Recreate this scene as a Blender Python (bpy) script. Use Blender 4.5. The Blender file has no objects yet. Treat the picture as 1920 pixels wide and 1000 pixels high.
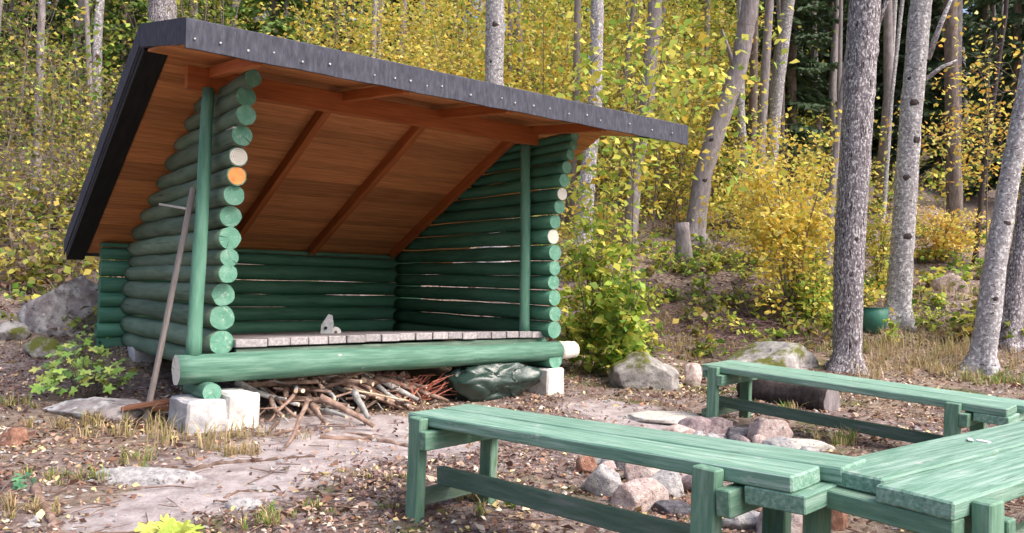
import bpy, bmesh, math, random
import numpy as np
from mathutils import Vector, Matrix
random.seed(7)
rng = np.random.default_rng(7)
scn = bpy.context.scene
COL = scn.collection

# ------------------------------------------------------------------ camera
YAW, PITCH, ROLL, FPX = .6583, .0229, .0221, 1469.0
CAM = Vector((-1.9565, -6.0962, .4811))
_cy, _sy, _cp, _sp, _cr, _sr = math.cos(YAW), math.sin(YAW), math.cos(PITCH), math.sin(PITCH), math.cos(ROLL), math.sin(ROLL)
_f0, _r0, _u0 = Vector((_sy, _cy, 0)), Vector((_cy, -_sy, 0)), Vector((0, 0, 1))
FW = _f0*_cp + _u0*_sp
_u2 = _u0*_cp - _f0*_sp
RT = _r0*_cr + _u2*_sr
UP = _u2*_cr - _r0*_sr
cd = bpy.data.cameras.new('camera'); cam = bpy.data.objects.new('camera', cd); COL.objects.link(cam)
m = Matrix((RT, UP, -FW)).transposed().to_4x4(); m.translation = CAM
cam.matrix_world = m
cd.sensor_fit = 'HORIZONTAL'; cd.sensor_width = 36; cd.lens = 36*FPX/1920
cd.clip_start = .05; cd.clip_end = 600
scn.camera = cam

# ------------------------------------------------------------------ sky, sun, exposure
SUN_DIR = Vector((.34, -.80, 1.0)).normalized()          # towards the sun
sun_el = math.asin(SUN_DIR.z); sun_az = math.atan2(SUN_DIR.x, SUN_DIR.y)
w = bpy.data.worlds.new('World'); scn.world = w; w.use_nodes = True
nt = w.node_tree; bg = nt.nodes['Background']
sky = nt.nodes.new('ShaderNodeTexSky'); sky.sky_type = 'NISHITA'; sky.sun_disc = False
sky.sun_elevation = sun_el; sky.sun_rotation = sun_az
sky.air_density = 1.0; sky.dust_density = 6.0; sky.ozone_density = 1.0
nt.links.new(sky.outputs[0], bg.inputs[0]); bg.inputs[1].default_value = .15
sl = bpy.data.lights.new('sun', 'SUN'); so = bpy.data.objects.new('sun', sl); COL.objects.link(so)
sl.energy = 1.5; sl.angle = math.radians(36); sl.color = (1, .965, .93)
so.rotation_euler = SUN_DIR.to_track_quat('Z', 'Y').to_euler()
scn.view_settings.view_transform = 'Standard'; scn.view_settings.look = 'None'
scn.view_settings.gamma = 1; scn.view_settings.use_curve_mapping = False
scn.view_settings.exposure = 1.0
scn.render.engine = 'CYCLES'
scn.cycles.use_denoising = True
scn.cycles.max_bounces = 7; scn.cycles.diffuse_bounces = 5; scn.cycles.glossy_bounces = 2
scn.cycles.transmission_bounces = 3; scn.cycles.transparent_max_bounces = 4
scn.cycles.caustics_reflective = False; scn.cycles.caustics_refractive = False

# ------------------------------------------------------------------ noise and terrain
def _hash(i, j, k, seed):
    seed = int(seed)
    h = (i.astype(np.int64)*374761393 + j.astype(np.int64)*668265263 + k.astype(np.int64)*2147483647 + seed*974634777) & 0xffffffff
    h = ((h ^ (h >> 13))*1274126177) & 0xffffffff
    h = ((h ^ (h >> 16))*2246822519) & 0xffffffff
    return ((h ^ (h >> 15)) & 0xffff)/65535.0
def vn(x, y, z=0., seed=0):
    x, y, z = np.broadcast_arrays(np.asarray(x, float), np.asarray(y, float), np.asarray(z, float))
    i, j, k = np.floor(x), np.floor(y), np.floor(z)
    u, v, q = x-i, y-j, z-k
    u, v, q = u*u*(3-2*u), v*v*(3-2*v), q*q*(3-2*q)
    r = 0
    for a in (0, 1):
        for b in (0, 1):
            for c in (0, 1):
                r = r + _hash(i+a, j+b, k+c, seed)*(u if a else 1-u)*(v if b else 1-v)*(q if c else 1-q)
    return r*2-1
def fbm(x, y, z=0., o=4, seed=0):
    s, a, f = 0, 1., 1.
    for n in range(o):
        s = s + a*vn(np.asarray(x)*f, np.asarray(y)*f, np.asarray(z)*f, seed+n*17); a *= .5; f *= 2.03
    return s
def sd(x, y):
    dx, dy = np.asarray(x)-CAM.x, np.asarray(y)-CAM.y
    return dx*_r0.x+dy*_r0.y, dx*_f0.x+dy*_f0.y
def inv_sd(s, d):
    return CAM.x+s*_r0.x+d*_f0.x, CAM.y+s*_r0.y+d*_f0.y
def ground(x, y):
    s, d = sd(x, y)
    d0 = np.interp(s, [-12, -8, -4, -1.5, 1, 3, 6, 10], [5.8, 6.4, 7.6, 10.2, 10.4, 10.6, 10.3, 9.2])
    t = d-d0
    t2 = np.where(t > 40, 40+30*(1-np.exp(-(t-40)/30)), t)
    h = .31*(t2+np.sqrt(t2*t2+1.6))/2
    hill = np.clip(t/5, 0, 1)
    near = fbm(x*.9+3, y*.9, 0, 3, 5)*.022 + fbm(np.asarray(x)*5, np.asarray(y)*5, 0, 2, 9)*.008
    far = fbm(np.asarray(x)*.45, np.asarray(y)*.45, 0, 4, 31)*.24 + fbm(np.asarray(x)*2.1, np.asarray(y)*2.1, 0, 3, 12)*.05
    return -.66 + h + near + far*hill
def gz(x, y): return float(ground(x, y))
def ray(px, py): return (FW*FPX + RT*(px-960) - UP*(py-500))/FPX
def at_depth(px, py, d): return CAM + ray(px, py)*d
def on_z(px, py, z): r = ray(px, py); return CAM + r*((z-CAM.z)/r.z)
def on_y(px, py, y): r = ray(px, py); return CAM + r*((y-CAM.y)/r.y)
def on_x(px, py, x): r = ray(px, py); return CAM + r*((x-CAM.x)/r.x)
def hit(px, py):
    r = ray(px, py); t = np.arange(2, 60, .04)
    X, Y, Z = CAM.x+r.x*t, CAM.y+r.y*t, CAM.z+r.z*t
    below = np.nonzero(Z < ground(X, Y))[0]
    k = below[0] if len(below) else len(t)-1
    return Vector((X[k], Y[k], gz(X[k], Y[k]))), float(t[k])

# ------------------------------------------------------------------ materials
MATS = {}
def lk(nt, a, b): nt.links.new(a, b)
def ramp(nt, fac, stops, interp='LINEAR'):
    r = nt.nodes.new('ShaderNodeValToRGB'); r.color_ramp.interpolation = interp
    e = r.color_ramp.elements
    while len(e) < len(stops): e.new(.5)
    for k, (p, c) in enumerate(stops):
        e[k].position = p
        e[k].color = (c, c, c, 1) if isinstance(c, (int, float)) else (*c, 1)
    lk(nt, fac, r.inputs[0]); return r.outputs[0]
def noise(nt, vec, scale, detail=5, rough=.6, dist=0):
    n = nt.nodes.new('ShaderNodeTexNoise'); n.inputs['Scale'].default_value = scale
    n.inputs['Detail'].default_value = detail; n.inputs['Roughness'].default_value = rough
    n.inputs['Distortion'].default_value = dist; lk(nt, vec, n.inputs['Vector']); return n.outputs[0]
def mapping(nt, sc, coord='Object'):
    t = nt.nodes.new('ShaderNodeTexCoord'); m_ = nt.nodes.new('ShaderNodeMapping')
    m_.inputs['Scale'].default_value = sc
    o = nt.nodes.new('ShaderNodeObjectInfo'); a = nt.nodes.new('ShaderNodeVectorMath'); a.operation = 'SCALE'
    lk(nt, t.outputs[coord], m_.inputs['Vector'])
    cx = nt.nodes.new('ShaderNodeCombineXYZ'); mm = nt.nodes.new('ShaderNodeMath'); mm.operation = 'MULTIPLY'; mm.inputs[1].default_value = 37
    lk(nt, o.outputs['Random'], mm.inputs[0])
    for k in range(3): lk(nt, mm.outputs[0], cx.inputs[k])
    ad = nt.nodes.new('ShaderNodeVectorMath'); lk(nt, m_.outputs[0], ad.inputs[0]); lk(nt, cx.outputs[0], ad.inputs[1])
    return ad.outputs[0]
def mix(nt, f, a, b, mode='MIX'):
    n = nt.nodes.new('ShaderNodeMix'); n.data_type = 'RGBA'; n.blend_type = mode
    for i, v in ((0, f), (6, a), (7, b)):
        if isinstance(v, (int, float)): n.inputs[i].default_value = v
        elif isinstance(v, tuple): n.inputs[i].default_value = (*v, 1)
        else: lk(nt, v, n.inputs[i])
    return n.outputs[2]
def pm(name, stops, scale=(1, 1, 1), ns=4, detail=6, patches=(), rough=.75, bump=.3, bscale=None, objrand=.12, spec=.3, dist=0, bdist=.01):
    """object-space noise ramp + list of patches (colour, mapping scale, noise scale, lo, hi)"""
    if name in MATS: return MATS[name]
    mt = bpy.data.materials.new(name); mt.use_nodes = True; nt = mt.node_tree
    b = nt.nodes['Principled BSDF']; b.inputs['Roughness'].default_value = rough
    b.inputs['Specular IOR Level'].default_value = spec
    v = mapping(nt, scale); n0 = noise(nt, v, ns, detail, .62, dist)
    c = ramp(nt, n0, stops)
    for (pc, ps, pn, lo, hi) in patches:
        pv = mapping(nt, ps); pf = ramp(nt, noise(nt, pv, pn, 6, .65), [(lo, 0.), (hi, 1.)])
        c = mix(nt, pf, c, pc)
    if objrand:
        o = nt.nodes.new('ShaderNodeObjectInfo')
        mr = nt.nodes.new('ShaderNodeMapRange'); lk(nt, o.outputs['Random'], mr.inputs[0])
        mr.inputs[3].default_value = 1-objrand; mr.inputs[4].default_value = 1+objrand
        vm = nt.nodes.new('ShaderNodeVectorMath'); vm.operation = 'SCALE'; lk(nt, c, vm.inputs[0]); lk(nt, mr.outputs[0], vm.inputs[3])
        c = vm.outputs[0]
    lk(nt, c, b.inputs['Base Color'])
    if bump:
        bp = nt.nodes.new('ShaderNodeBump'); bp.inputs['Strength'].default_value = bump; bp.inputs['Distance'].default_value = bdist
        lk(nt, noise(nt, v, bscale or ns*2, 6, .7), bp.inputs['Height']); lk(nt, bp.outputs[0], b.inputs['Normal'])
    MATS[name] = mt; return mt
def leafmat(name, trans=.35, rough=.6):
    if name in MATS: return MATS[name]
    mt = bpy.data.materials.new(name); mt.use_nodes = True; nt = mt.node_tree
    out = nt.nodes['Material Output']; b = nt.nodes['Principled BSDF']
    a = nt.nodes.new('ShaderNodeAttribute'); a.attribute_name = 'leaf_col'
    lk(nt, a.outputs['Color'], b.inputs['Base Color']); b.inputs['Roughness'].default_value = rough
    b.inputs['Specular IOR Level'].default_value = .25
    t = nt.nodes.new('ShaderNodeBsdfTranslucent'); lk(nt, a.outputs['Color'], t.inputs[0])
    ms = nt.nodes.new('ShaderNodeMixShader'); ms.inputs[0].default_value = trans
    lk(nt, b.outputs[0], ms.inputs[1]); lk(nt, t.outputs[0], ms.inputs[2]); lk(nt, ms.outputs[0], out.inputs[0])
    MATS[name] = mt; return mt

G1_, G2_, G3_ = (.034, .125, .078), (.052, .18, .112), (.08, .235, .15)
WORN = (.42, .45, .40)
M_LOG = pm('green_painted_log', [(.3, (.038, .125, .08)), (.5, (.06, .185, .12)), (.7, (.095, .24, .16))], (.6, 4, 4), 3, patches=[((.30, .31, .27), (.7, 5, 5), 5, .70, .80), ((.018, .05, .032), (.5, 26, 26), 3, .645, .68), ((.10, .13, .10), (3, 9, 9), 3, .68, .76)], rough=.6, bump=.45, objrand=.22)
M_LOGOLD = pm('weathered_green_log', [(.3, (.075, .125, .085)), (.5, (.125, .185, .13)), (.72, (.18, .235, .175))], (.7, 5, 5), 3, patches=[((.36, .34, .27), (.8, 7, 7), 4, .69, .76), ((.03, .045, .03), (.5, 26, 26), 3, .63, .67), ((.20, .20, .15), (2, 5, 5), 3, .62, .76)], rough=.8, bump=.6, objrand=.25)
M_END = pm('mint_painted_log_end', [(.3, (.095, .27, .185)), (.5, (.15, .355, .26)), (.7, (.26, .46, .36))], (1, 1, 1), 14, patches=[((.55, .66, .56), (1, 1, 1), 20, .60, .72)], rough=.7, bump=.4, objrand=.1)
def add_rings(mt, scale=28, dark=(.07, .19, .13), amt=.55):
    nt = mt.node_tree; b = nt.nodes['Principled BSDF']; src = b.inputs['Base Color'].links[0].from_socket
    tc = nt.nodes.new('ShaderNodeTexCoord'); wv = nt.nodes.new('ShaderNodeTexWave'); wv.wave_type = 'RINGS'; wv.rings_direction = 'X'
    wv.inputs['Scale'].default_value = scale; wv.inputs['Distortion'].default_value = 2.2; wv.inputs['Detail'].default_value = 3; lk(nt, tc.outputs['Object'], wv.inputs['Vector'])
    f = ramp(nt, wv.outputs['Fac'], [(.25, amt), (.6, 0.)]); c = mix(nt, f, src, dark)
    sp = nt.nodes.new('ShaderNodeSeparateXYZ'); lk(nt, tc.outputs['Object'], sp.inputs[0])
    an = nt.nodes.new('ShaderNodeMath'); an.operation = 'ARCTAN2'; lk(nt, sp.outputs[2], an.inputs[0]); lk(nt, sp.outputs[1], an.inputs[1])
    oi = nt.nodes.new('ShaderNodeObjectInfo'); m3 = nt.nodes.new('ShaderNodeMath'); m3.operation = 'MULTIPLY'; m3.inputs[1].default_value = 40; lk(nt, oi.outputs['Random'], m3.inputs[0])
    cb_ = nt.nodes.new('ShaderNodeCombineXYZ'); lk(nt, an.outputs[0], cb_.inputs[0]); lk(nt, m3.outputs[0], cb_.inputs[1])
    cr = ramp(nt, noise(nt, cb_.outputs[0], 3.4, 3, .6), [(.655, 0.), (.675, .85)]); c = mix(nt, cr, c, tuple(q*.35 for q in dark))
    lk(nt, c, b.inputs['Base Color'])
add_rings(M_END)
M_POST = pm('pale_green_post_paint', [(.3, (.07, .185, .13)), (.55, (.105, .25, .18)), (.75, (.17, .315, .235))], (1.2, 9, 9), 3, patches=[((.40, .47, .42), (2, 12, 12), 4, .66, .78)], rough=.65, bump=.3)
M_SILL = pm('mint_sill_paint', [(.3, (.045, .125, .088)), (.5, (.082, .185, .135)), (.72, (.165, .285, .22))], (.8, 9, 9), 4, patches=[((.055, .15, .10), (.45, 18, 18), 4, .60, .66), ((.66, .66, .58), (1.4, 3.5, 3.5), 5, .66, .72)], rough=.65, bump=.35)
M_BARE = pm('bare_sawn_wood', [(.3, (.66, .64, .57)), (.6, (.82, .80, .74))], (1, 1, 1), 9, patches=[((.22, .45, .33), (1, 1, 1), 6, .62, .74)], rough=.8, bump=.3)
add_rings(M_BARE, 24, (.42, .36, .27), .5)
M_ORANGE = pm('fresh_orange_cut_wood', [(.3, (.70, .27, .08)), (.7, (.85, .42, .15))], (1, 1, 1), 12, rough=.8)
M_CEIL = pm('orange_stained_board', [(.25, (.34, .125, .044)), (.5, (.53, .21, .078)), (.75, (.66, .31, .125))], (.9, 14, 14), 3, patches=[((.14, .04, .015), (3, 9, 9), 3, .74, .78)], rough=.65, bump=.3, objrand=.22, dist=.4)
M_BEAM = pm('orange_stained_beam', [(.25, (.26, .072, .02)), (.5, (.38, .11, .032)), (.75, (.47, .16, .05))], (.8, 10, 10), 3, patches=[((.12, .035, .015), (3, 9, 9), 3, .74, .78)], rough=.6, bump=.25, objrand=.1)
M_FELT = pm('grey_roofing_felt', [(.3, (.048, .050, .066)), (.5, (.072, .075, .098)), (.7, (.11, .114, .142))], (5, 5, 1.2), 9, 8, patches=[((.14, .145, .17), (9, 9, 1.5), 6, .60, .78)], rough=.95, bump=.5, bscale=160, objrand=.0, spec=.15)
M_TAR = pm('black_tarred_wood', [(.3, (.006, .006, .007)), (.7, (.016, .015, .016))], (1, 6, 6), 4, rough=.85, bump=.3)
M_NAIL = pm('bright_nail_head', [(.3, (.42, .43, .46)), (.7, (.6, .61, .64))], rough=.4, bump=0)
M_FLOOR = pm('weathered_grey_board', [(.28, (.20, .175, .185)), (.5, (.34, .31, .32)), (.72, (.52, .49, .50))], (1.2, 16, 16), 3, patches=[((.12, .10, .10), (2, 20, 20), 3, .66, .74)], rough=.85, bump=.4, objrand=.2)
M_BLOCK = pm('white_concrete', [(.25, (.42, .40, .38)), (.45, (.66, .64, .61)), (.65, (.80, .78, .75))], (1, 1, 1), 5, patches=[((.22, .20, .19), (1, 1, 1), 22, .66, .72), ((.40, .38, .40), (1, 1, 1), 4, .58, .74)], rough=.9, bump=.6, bscale=40, objrand=.05)
M_BLOCKG = pm('grey_concrete', [(.25, (.22, .215, .24)), (.5, (.42, .41, .43)), (.7, (.68, .67, .65))], (1, 1, 1), 5, patches=[((.2, .19, .2), (1, 1, 1), 18, .62, .7)], rough=.9, bump=.6, bscale=40, objrand=.05)
M_BTOP = pm('bleached_green_bench_plank', [(.25, (.075, .175, .12)), (.42, (.135, .27, .20)), (.56, (.225, .365, .295)), (.74, (.40, .52, .46))], (1.3, 24, 24), 2.6, 9, patches=[((.07, .12, .085), (1.3, 34, 34), 3.5, .60, .66), ((.46, .48, .45), (3, 6, 6), 3, .62, .74), ((.13, .16, .08), (2, 4, 4), 3, .66, .76)], rough=.6, bump=.4, objrand=.08, spec=.4)
M_BLEG = pm('green_bench_timber', [(.25, (.07, .155, .105)), (.5, (.125, .24, .17)), (.75, (.25, .36, .29))], (1.5, 12, 12), 3, 7, patches=[((.25, .25, .23), (1.2, 12, 12), 3, .58, .72), ((.10, .17, .07), (2, 8, 8), 2, .62, .74)], rough=.7, bump=.4, objrand=.14)
M_BAR = pm('faded_dark_green_bar', [(.25, (.065, .115, .085)), (.5, (.115, .175, .13)), (.75, (.20, .25, .205))], (1.5, 12, 12), 3, 7, patches=[((.24, .25, .24), (1.2, 12, 12), 3, .58, .72)], rough=.8, bump=.4, objrand=.12)
M_GRAYWOOD = pm('silvered_pole_wood', [(.25, (.22, .185, .17)), (.5, (.36, .31, .29)), (.75, (.50, .45, .42))], (1, 14, 14), 3, rough=.85, bump=.4)
M_STICK = pm('dry_stick_bark', [(.25, (.085, .052, .04)), (.5, (.19, .125, .098)), (.75, (.38, .285, .235))], (4, 4, 4), 4, rough=.9, bump=.5, objrand=.4)
M_STICKG = pm('grey_lichen_stick_bark', [(.25, (.16, .15, .14)), (.5, (.32, .31, .30)), (.75, (.5, .5, .48))], (4, 4, 4), 5, rough=.9, bump=.5, objrand=.25)
M_STICKR = pm('reddish_twig_bark', [(.25, (.28, .085, .055)), (.6, (.54, .19, .135))], (4, 4, 4), 4, rough=.8, objrand=.2)
M_BRUSH = pm('purple_brown_brush', [(.25, (.10, .055, .055)), (.5, (.20, .125, .125)), (.75, (.34, .25, .25))], (4, 4, 4), 4, rough=.9, bump=0, objrand=0)
M_CUT = pm('pale_split_wood', [(.3, (.5, .37, .24)), (.7, (.74, .6, .44))], (3, 3, 3), 5, rough=.85)
M_REDBOARD = pm('reddish_brown_board', [(.3, (.13, .055, .032)), (.7, (.30, .14, .085))], (1, 10, 10), 3, rough=.85, bump=.4)
M_BAG = pm('dark_green_plastic', [(.3, (.018, .040, .033)), (.7, (.034, .064, .053))], (2, 2, 2), 4, rough=.25, bump=.25, bscale=9, spec=.7, bdist=.03, objrand=0)
M_METAL = pm('dull_grey_metal', [(.3, (.30, .31, .33)), (.7, (.55, .56, .58))], (2, 2, 2), 12, rough=.45, bump=.1)
M_DARK = pm('dark_hole', [(.3, (.01, .01, .012)), (.7, (.02, .02, .022))], rough=.9, bump=0)
M_WHITE = pm('white_paper', [(.3, (.74, .74, .72)), (.7, (.84, .84, .82))], (3, 3, 3), 4, rough=.9, bump=.1)
M_TEAL = pm('teal_plastic', [(.3, (.03, .14, .10)), (.7, (.06, .2, .15))], rough=.5, bump=.05)
def rockmat(name, a, b, c, lich=(.55, .54, .5), moss=None, l0=.60, ts=30):
    ps = [(lich, (1, 1, 1), ts*.6, l0, l0+.10), ((.09, .085, .09), (1, 1, 1), ts*.9, .59, .69)]
    if moss: ps.append((moss, (1, 1, 1), ts*.3, .49, .58))
    return pm(name, [(.30, a), (.5, b), (.68, c)], (1, 1, 1), ts, 9, patches=ps, rough=.92, bump=.9, bscale=ts*3, objrand=.12, bdist=.02)
M_RGREY = rockmat('grey_granite', (.26, .25, .26), (.46, .44, .45), (.66, .64, .63))
M_RPINK = rockmat('pink_granite', (.38, .27, .25), (.58, .45, .42), (.76, .66, .62))
M_RDARK = rockmat('sooty_dark_stone', (.05, .048, .055), (.11, .105, .12), (.22, .21, .23), lich=(.36, .34, .35), l0=.68)
M_RPURP = rockmat('purplish_stone', (.20, .14, .15), (.34, .26, .27), (.52, .44, .44))
M_RPALE = rockmat('pale_ash_stone', (.50, .46, .42), (.66, .62, .57), (.78, .75, .70))
M_RRED = rockmat('rusty_brown_stone', (.18, .085, .06), (.32, .16, .11), (.45, .27, .2))
M_RLICH = rockmat('lichen_spotted_boulder', (.17, .15, .155), (.31, .275, .28), (.45, .41, .41), lich=(.56, .55, .55), l0=.50, ts=9)
M_RMOSS = rockmat('mossy_grey_boulder', (.2, .19, .185), (.34, .32, .31), (.5, .48, .46), moss=(.13, .14, .03), ts=9)
M_GRASS = leafmat('grass_blades', .3); M_LEAF = leafmat('leaf_surface', .42); M_NEEDLE = leafmat('needle_spray', .15); M_LITTER = leafmat('fallen_leaves', .1, .8)
M_TWIG = pm('grey_brown_twigs', [(.3, (.10, .08, .07)), (.7, (.22, .185, .165))], (4, 4, 4), 3, rough=.9, bump=.2)
def bark(name, a, b, c, white, wlo, dark, dlo, zs=1.2, ns=5, wsc=(7, 7, 4), dsc=(10, 10, 2.2)):
    return pm(name, [(.28, a), (.5, b), (.72, c)], (4, 4, zs), ns, 8, patches=[(white, wsc, 4, wlo, wlo+.05), (dark, dsc, 3, dlo, dlo+.05)], rough=.92, bump=.9, bscale=11, objrand=.06, bdist=.02)
M_BK_ASPEN = bark('fissured_aspen_bark', (.085, .07, .084), (.18, .158, .18), (.32, .295, .32), (.60, .58, .60), .53, (.03, .024, .03), .565, 1.6, 6, (11, 11, 6), (12, 12, 2.4))
M_BK_BIRCH = bark('pale_birch_bark', (.17, .155, .17), (.33, .31, .33), (.48, .46, .48), (.68, .67, .68), .53, (.06, .05, .058), .585, 4, 6, (6, 6, 5), (5, 5, 13))
M_BK_GREY = bark('grey_alder_bark', (.15, .13, .135), (.25, .22, .23), (.36, .33, .335), (.45, .43, .43), .66, (.07, .06, .06), .66)
M_BK_PINE = bark('brown_pine_bark', (.085, .065, .056), (.165, .13, .115), (.25, .205, .185), (.33, .28, .25), .68, (.05, .032, .028), .62)
M_BK_DARK = bark('dark_wet_bark', (.035, .026, .026), (.06, .046, .046), (.1, .08, .08), (.16, .14, .14), .72, (.02, .016, .016), .66)

def ground_material():
    mt = bpy.data.materials.new('forest_floor'); mt.use_nodes = True; nt = mt.node_tree
    b = nt.nodes['Principled BSDF']; b.inputs['Roughness'].default_value = .95; b.inputs['Specular IOR Level'].default_value = .15
    t = nt.nodes.new('ShaderNodeTexCoord').outputs['Object']
    litter = ramp(nt, noise(nt, t, 16, 9, .72), [(.30, (.055, .037, .035)), (.43, (.145, .105, .102)), (.55, (.265, .21, .20)), (.70, (.47, .395, .385))])
    tan = ramp(nt, noise(nt, t, 11, 8, .7), [(.32, (.115, .08, .06)), (.5, (.25, .19, .145)), (.70, (.44, .365, .29))])
    c = mix(nt, ramp(nt, noise(nt, t, .7, 4, .6), [(.42, 0.), (.60, 1.)]), litter, tan)
    moss = ramp(nt, noise(nt, t, 20, 6, .7), [(.3, (.045, .065, .015)), (.7, (.14, .155, .045))])
    c = mix(nt, ramp(nt, noise(nt, t, 1.3, 5, .65), [(.565, 0.), (.66, .9)]), c, moss)
    a = nt.nodes.new('ShaderNodeAttribute'); a.attribute_name = 'bare'
    dirt = ramp(nt, noise(nt, t, 6, 10, .75), [(.28, (.20, .16, .155)), (.45, (.36, .305, .305)), (.6, (.51, .45, .455)), (.75, (.64, .585, .59))])
    gr = nt.nodes.new('ShaderNodeMath'); gr.operation = 'MULTIPLY_ADD'; gr.inputs[1].default_value = .9; gr.inputs[2].default_value = -.45
    lk(nt, noise(nt, t, 5, 7, .7), gr.inputs[0])
    ad = nt.nodes.new('ShaderNodeMath'); lk(nt, a.outputs['Fac'], ad.inputs[0]); lk(nt, gr.outputs[0], ad.inputs[1])
    c = mix(nt, ramp(nt, ad.outputs[0], [(.35, 0.), (.62, 1.)]), c, dirt)
    lk(nt, c, b.inputs['Base Color'])
    bp = nt.nodes.new('ShaderNodeBump'); bp.inputs['Strength'].default_value = .8; bp.inputs['Distance'].default_value = .03
    lk(nt, noise(nt, t, 22, 9, .75), bp.inputs['Height']); lk(nt, bp.outputs[0], b.inputs['Normal'])
    return mt

# ------------------------------------------------------------------ object helpers
WM = {}
def link(o, mw=None, parent=None):
    COL.objects.link(o); mw = mw if mw is not None else Matrix()
    if parent is not None:
        o.parent = parent; o.matrix_parent_inverse = Matrix(); o.matrix_basis = WM[parent.name].inverted() @ mw
    else: o.matrix_basis = mw
    WM[o.name] = mw; return o
def tag(o, label=None, cat=None, group=None, kind=None):
    if label: o['label'] = label
    if cat: o['category'] = cat
    if group: o['group'] = group
    if kind: o['kind'] = kind
    return o
def empty(name, loc, label, cat, group=None, rot=None):
    o = bpy.data.objects.new(name, None); o.empty_display_size = .1
    mw = rot.to_4x4() if rot is not None else Matrix(); mw.translation = loc
    link(o, mw); return tag(o, label, cat, group)
def mesh(name, V, Fc, mats, smooth=False, midx=None):
    me = bpy.data.meshes.new(name); me.from_pydata([tuple(v) for v in V], [], Fc)
    for q in (mats if isinstance(mats, (list, tuple)) else [mats]): me.materials.append(q)
    if midx: me.polygons.foreach_set('material_index', midx)
    if smooth: me.polygons.foreach_set('use_smooth', [len(p.vertices) <= 4 for p in me.polygons])
    me.update(); return me
def obj(name, me, mw=None, parent=None): return link(bpy.data.objects.new(name, me), mw, parent)
def frame(p0, p1, up=Vector((0, 0, 1))):
    x = (p1-p0).normalized(); y = up.cross(x)
    if y.length < 1e-4: y = Vector((0, 1, 0))
    y.normalize(); z = x.cross(y)
    mm = Matrix((x, y, z)).transposed().to_4x4(); mm.translation = p0; return mm
def tube_data(P, Rr, n=12, cap=True, rough=0., seed=0, rscale=3.):
    P = np.array([tuple(p) for p in P], float); k = len(P)
    T = np.gradient(P, axis=0); T /= np.linalg.norm(T, axis=1)[:, None]+1e-9
    ref = np.array([0, 0, 1.]) if abs(T[0][2]) < .8 else np.array([1., 0, 0])
    V = []
    for i in range(k):
        a = np.cross(ref, T[i]); a /= np.linalg.norm(a)+1e-9; b = np.cross(T[i], a)
        th = np.arange(n)*2*np.pi/n
        rr = np.full(n, Rr[i] if hasattr(Rr, '__len__') else Rr)
        ring = P[i]+np.outer(np.cos(th), a)+np.outer(np.sin(th), b)
        V.append(P[i]+(ring-P[i])*rr[:, None])
    V = np.concatenate(V)
    if rough:
        Cn = np.repeat(P, n, 0); dv_ = V-Cn; un = Cn+dv_/(np.linalg.norm(dv_, axis=1)[:, None]+1e-9)
        V = Cn+dv_*(1+rough*fbm(un[:, 0]*rscale, un[:, 1]*rscale, un[:, 2]*rscale, 3, seed))[:, None]
    Fc = [(i*n+j, i*n+(j+1) % n, (i+1)*n+(j+1) % n, (i+1)*n+j) for i in range(k-1) for j in range(n)]
    mi = [0]*len(Fc)
    if cap: Fc += [tuple(range(n))[::-1], tuple((k-1)*n+j for j in range(n))]; mi += [1, 1]
    return V, Fc, mi
def log(name, p0, p1, r, mats, parent=None, r1=None, bend=.006, n=18, seed=0, seg=12, rough=.05):
    p0, p1 = Vector(p0), Vector(p1); L = (p1-p0).length; r1 = r1 or r
    t = np.linspace(0, 1, seg+1)
    P = np.stack([t*L, bend*np.sin(t*7+seed)*np.sin(t*np.pi), bend*np.sin(t*5+seed*2.1)*np.sin(t*np.pi)], 1)
    R_ = r+(r1-r)*t+r*.03*np.sin(t*19+seed)
    V, Fc, mi = tube_data(P, R_, n, True, rough, seed, 2.2)
    if len(mats) == 1: mi = [0]*len(mi)
    return obj(name, mesh(name, V, Fc, mats, True, mi), frame(p0, p1), parent)
def disc(name, c, nrm, r, th, mat_, parent, n=18):
    nrm = Vector(nrm).normalized()
    V, Fc, mi = tube_data([(0, 0, 0), (th, 0, 0)], r, n, True)
    return obj(name, mesh(name, V, Fc, [mat_]), frame(Vector(c), Vector(c)+nrm), parent)
def bbox_mesh(name, size, mat_, bev=.005, jit=0., cuts=0, seed=0):
    bm = bmesh.new(); bmesh.ops.create_cube(bm, size=1)
    for v in bm.verts: v.co = Vector((v.co.x*size[0], v.co.y*size[1], v.co.z*size[2]))
    if bev: bmesh.ops.bevel(bm, geom=bm.edges[:], offset=bev, segments=1, affect='EDGES', profile=.5)
    if cuts:
        bmesh.ops.subdivide_edges(bm, edges=[e for e in bm.edges if e.calc_length() > min(size)*.5], cuts=cuts, use_grid_fill=True)
    if jit:
        for v in bm.verts:
            q = v.co
            v.co = q+Vector([jit*float(fbm(q.x*7+seed*3, q.y*7+k*9, q.z*7, 3, seed+k)) for k in range(3)])
    me = bpy.data.meshes.new(name); bm.to_mesh(me); bm.free(); me.materials.append(mat_); return me
def piece(name, p0, p1, wd, th, mat_, parent, up=Vector((0, 0, 1)), bev=.005, jit=.0015, seed=0, cuts=1):
    """a timber from p0 to p1 (centre line), grain along local X"""
    p0, p1 = Vector(p0), Vector(p1); me = bbox_mesh(name, ((p1-p0).length, wd, th), mat_, bev, jit, cuts, seed)
    mm = frame(p0, p1, up); mm.translation = (p0+p1)/2
    return obj(name, me, mm, parent)

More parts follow.
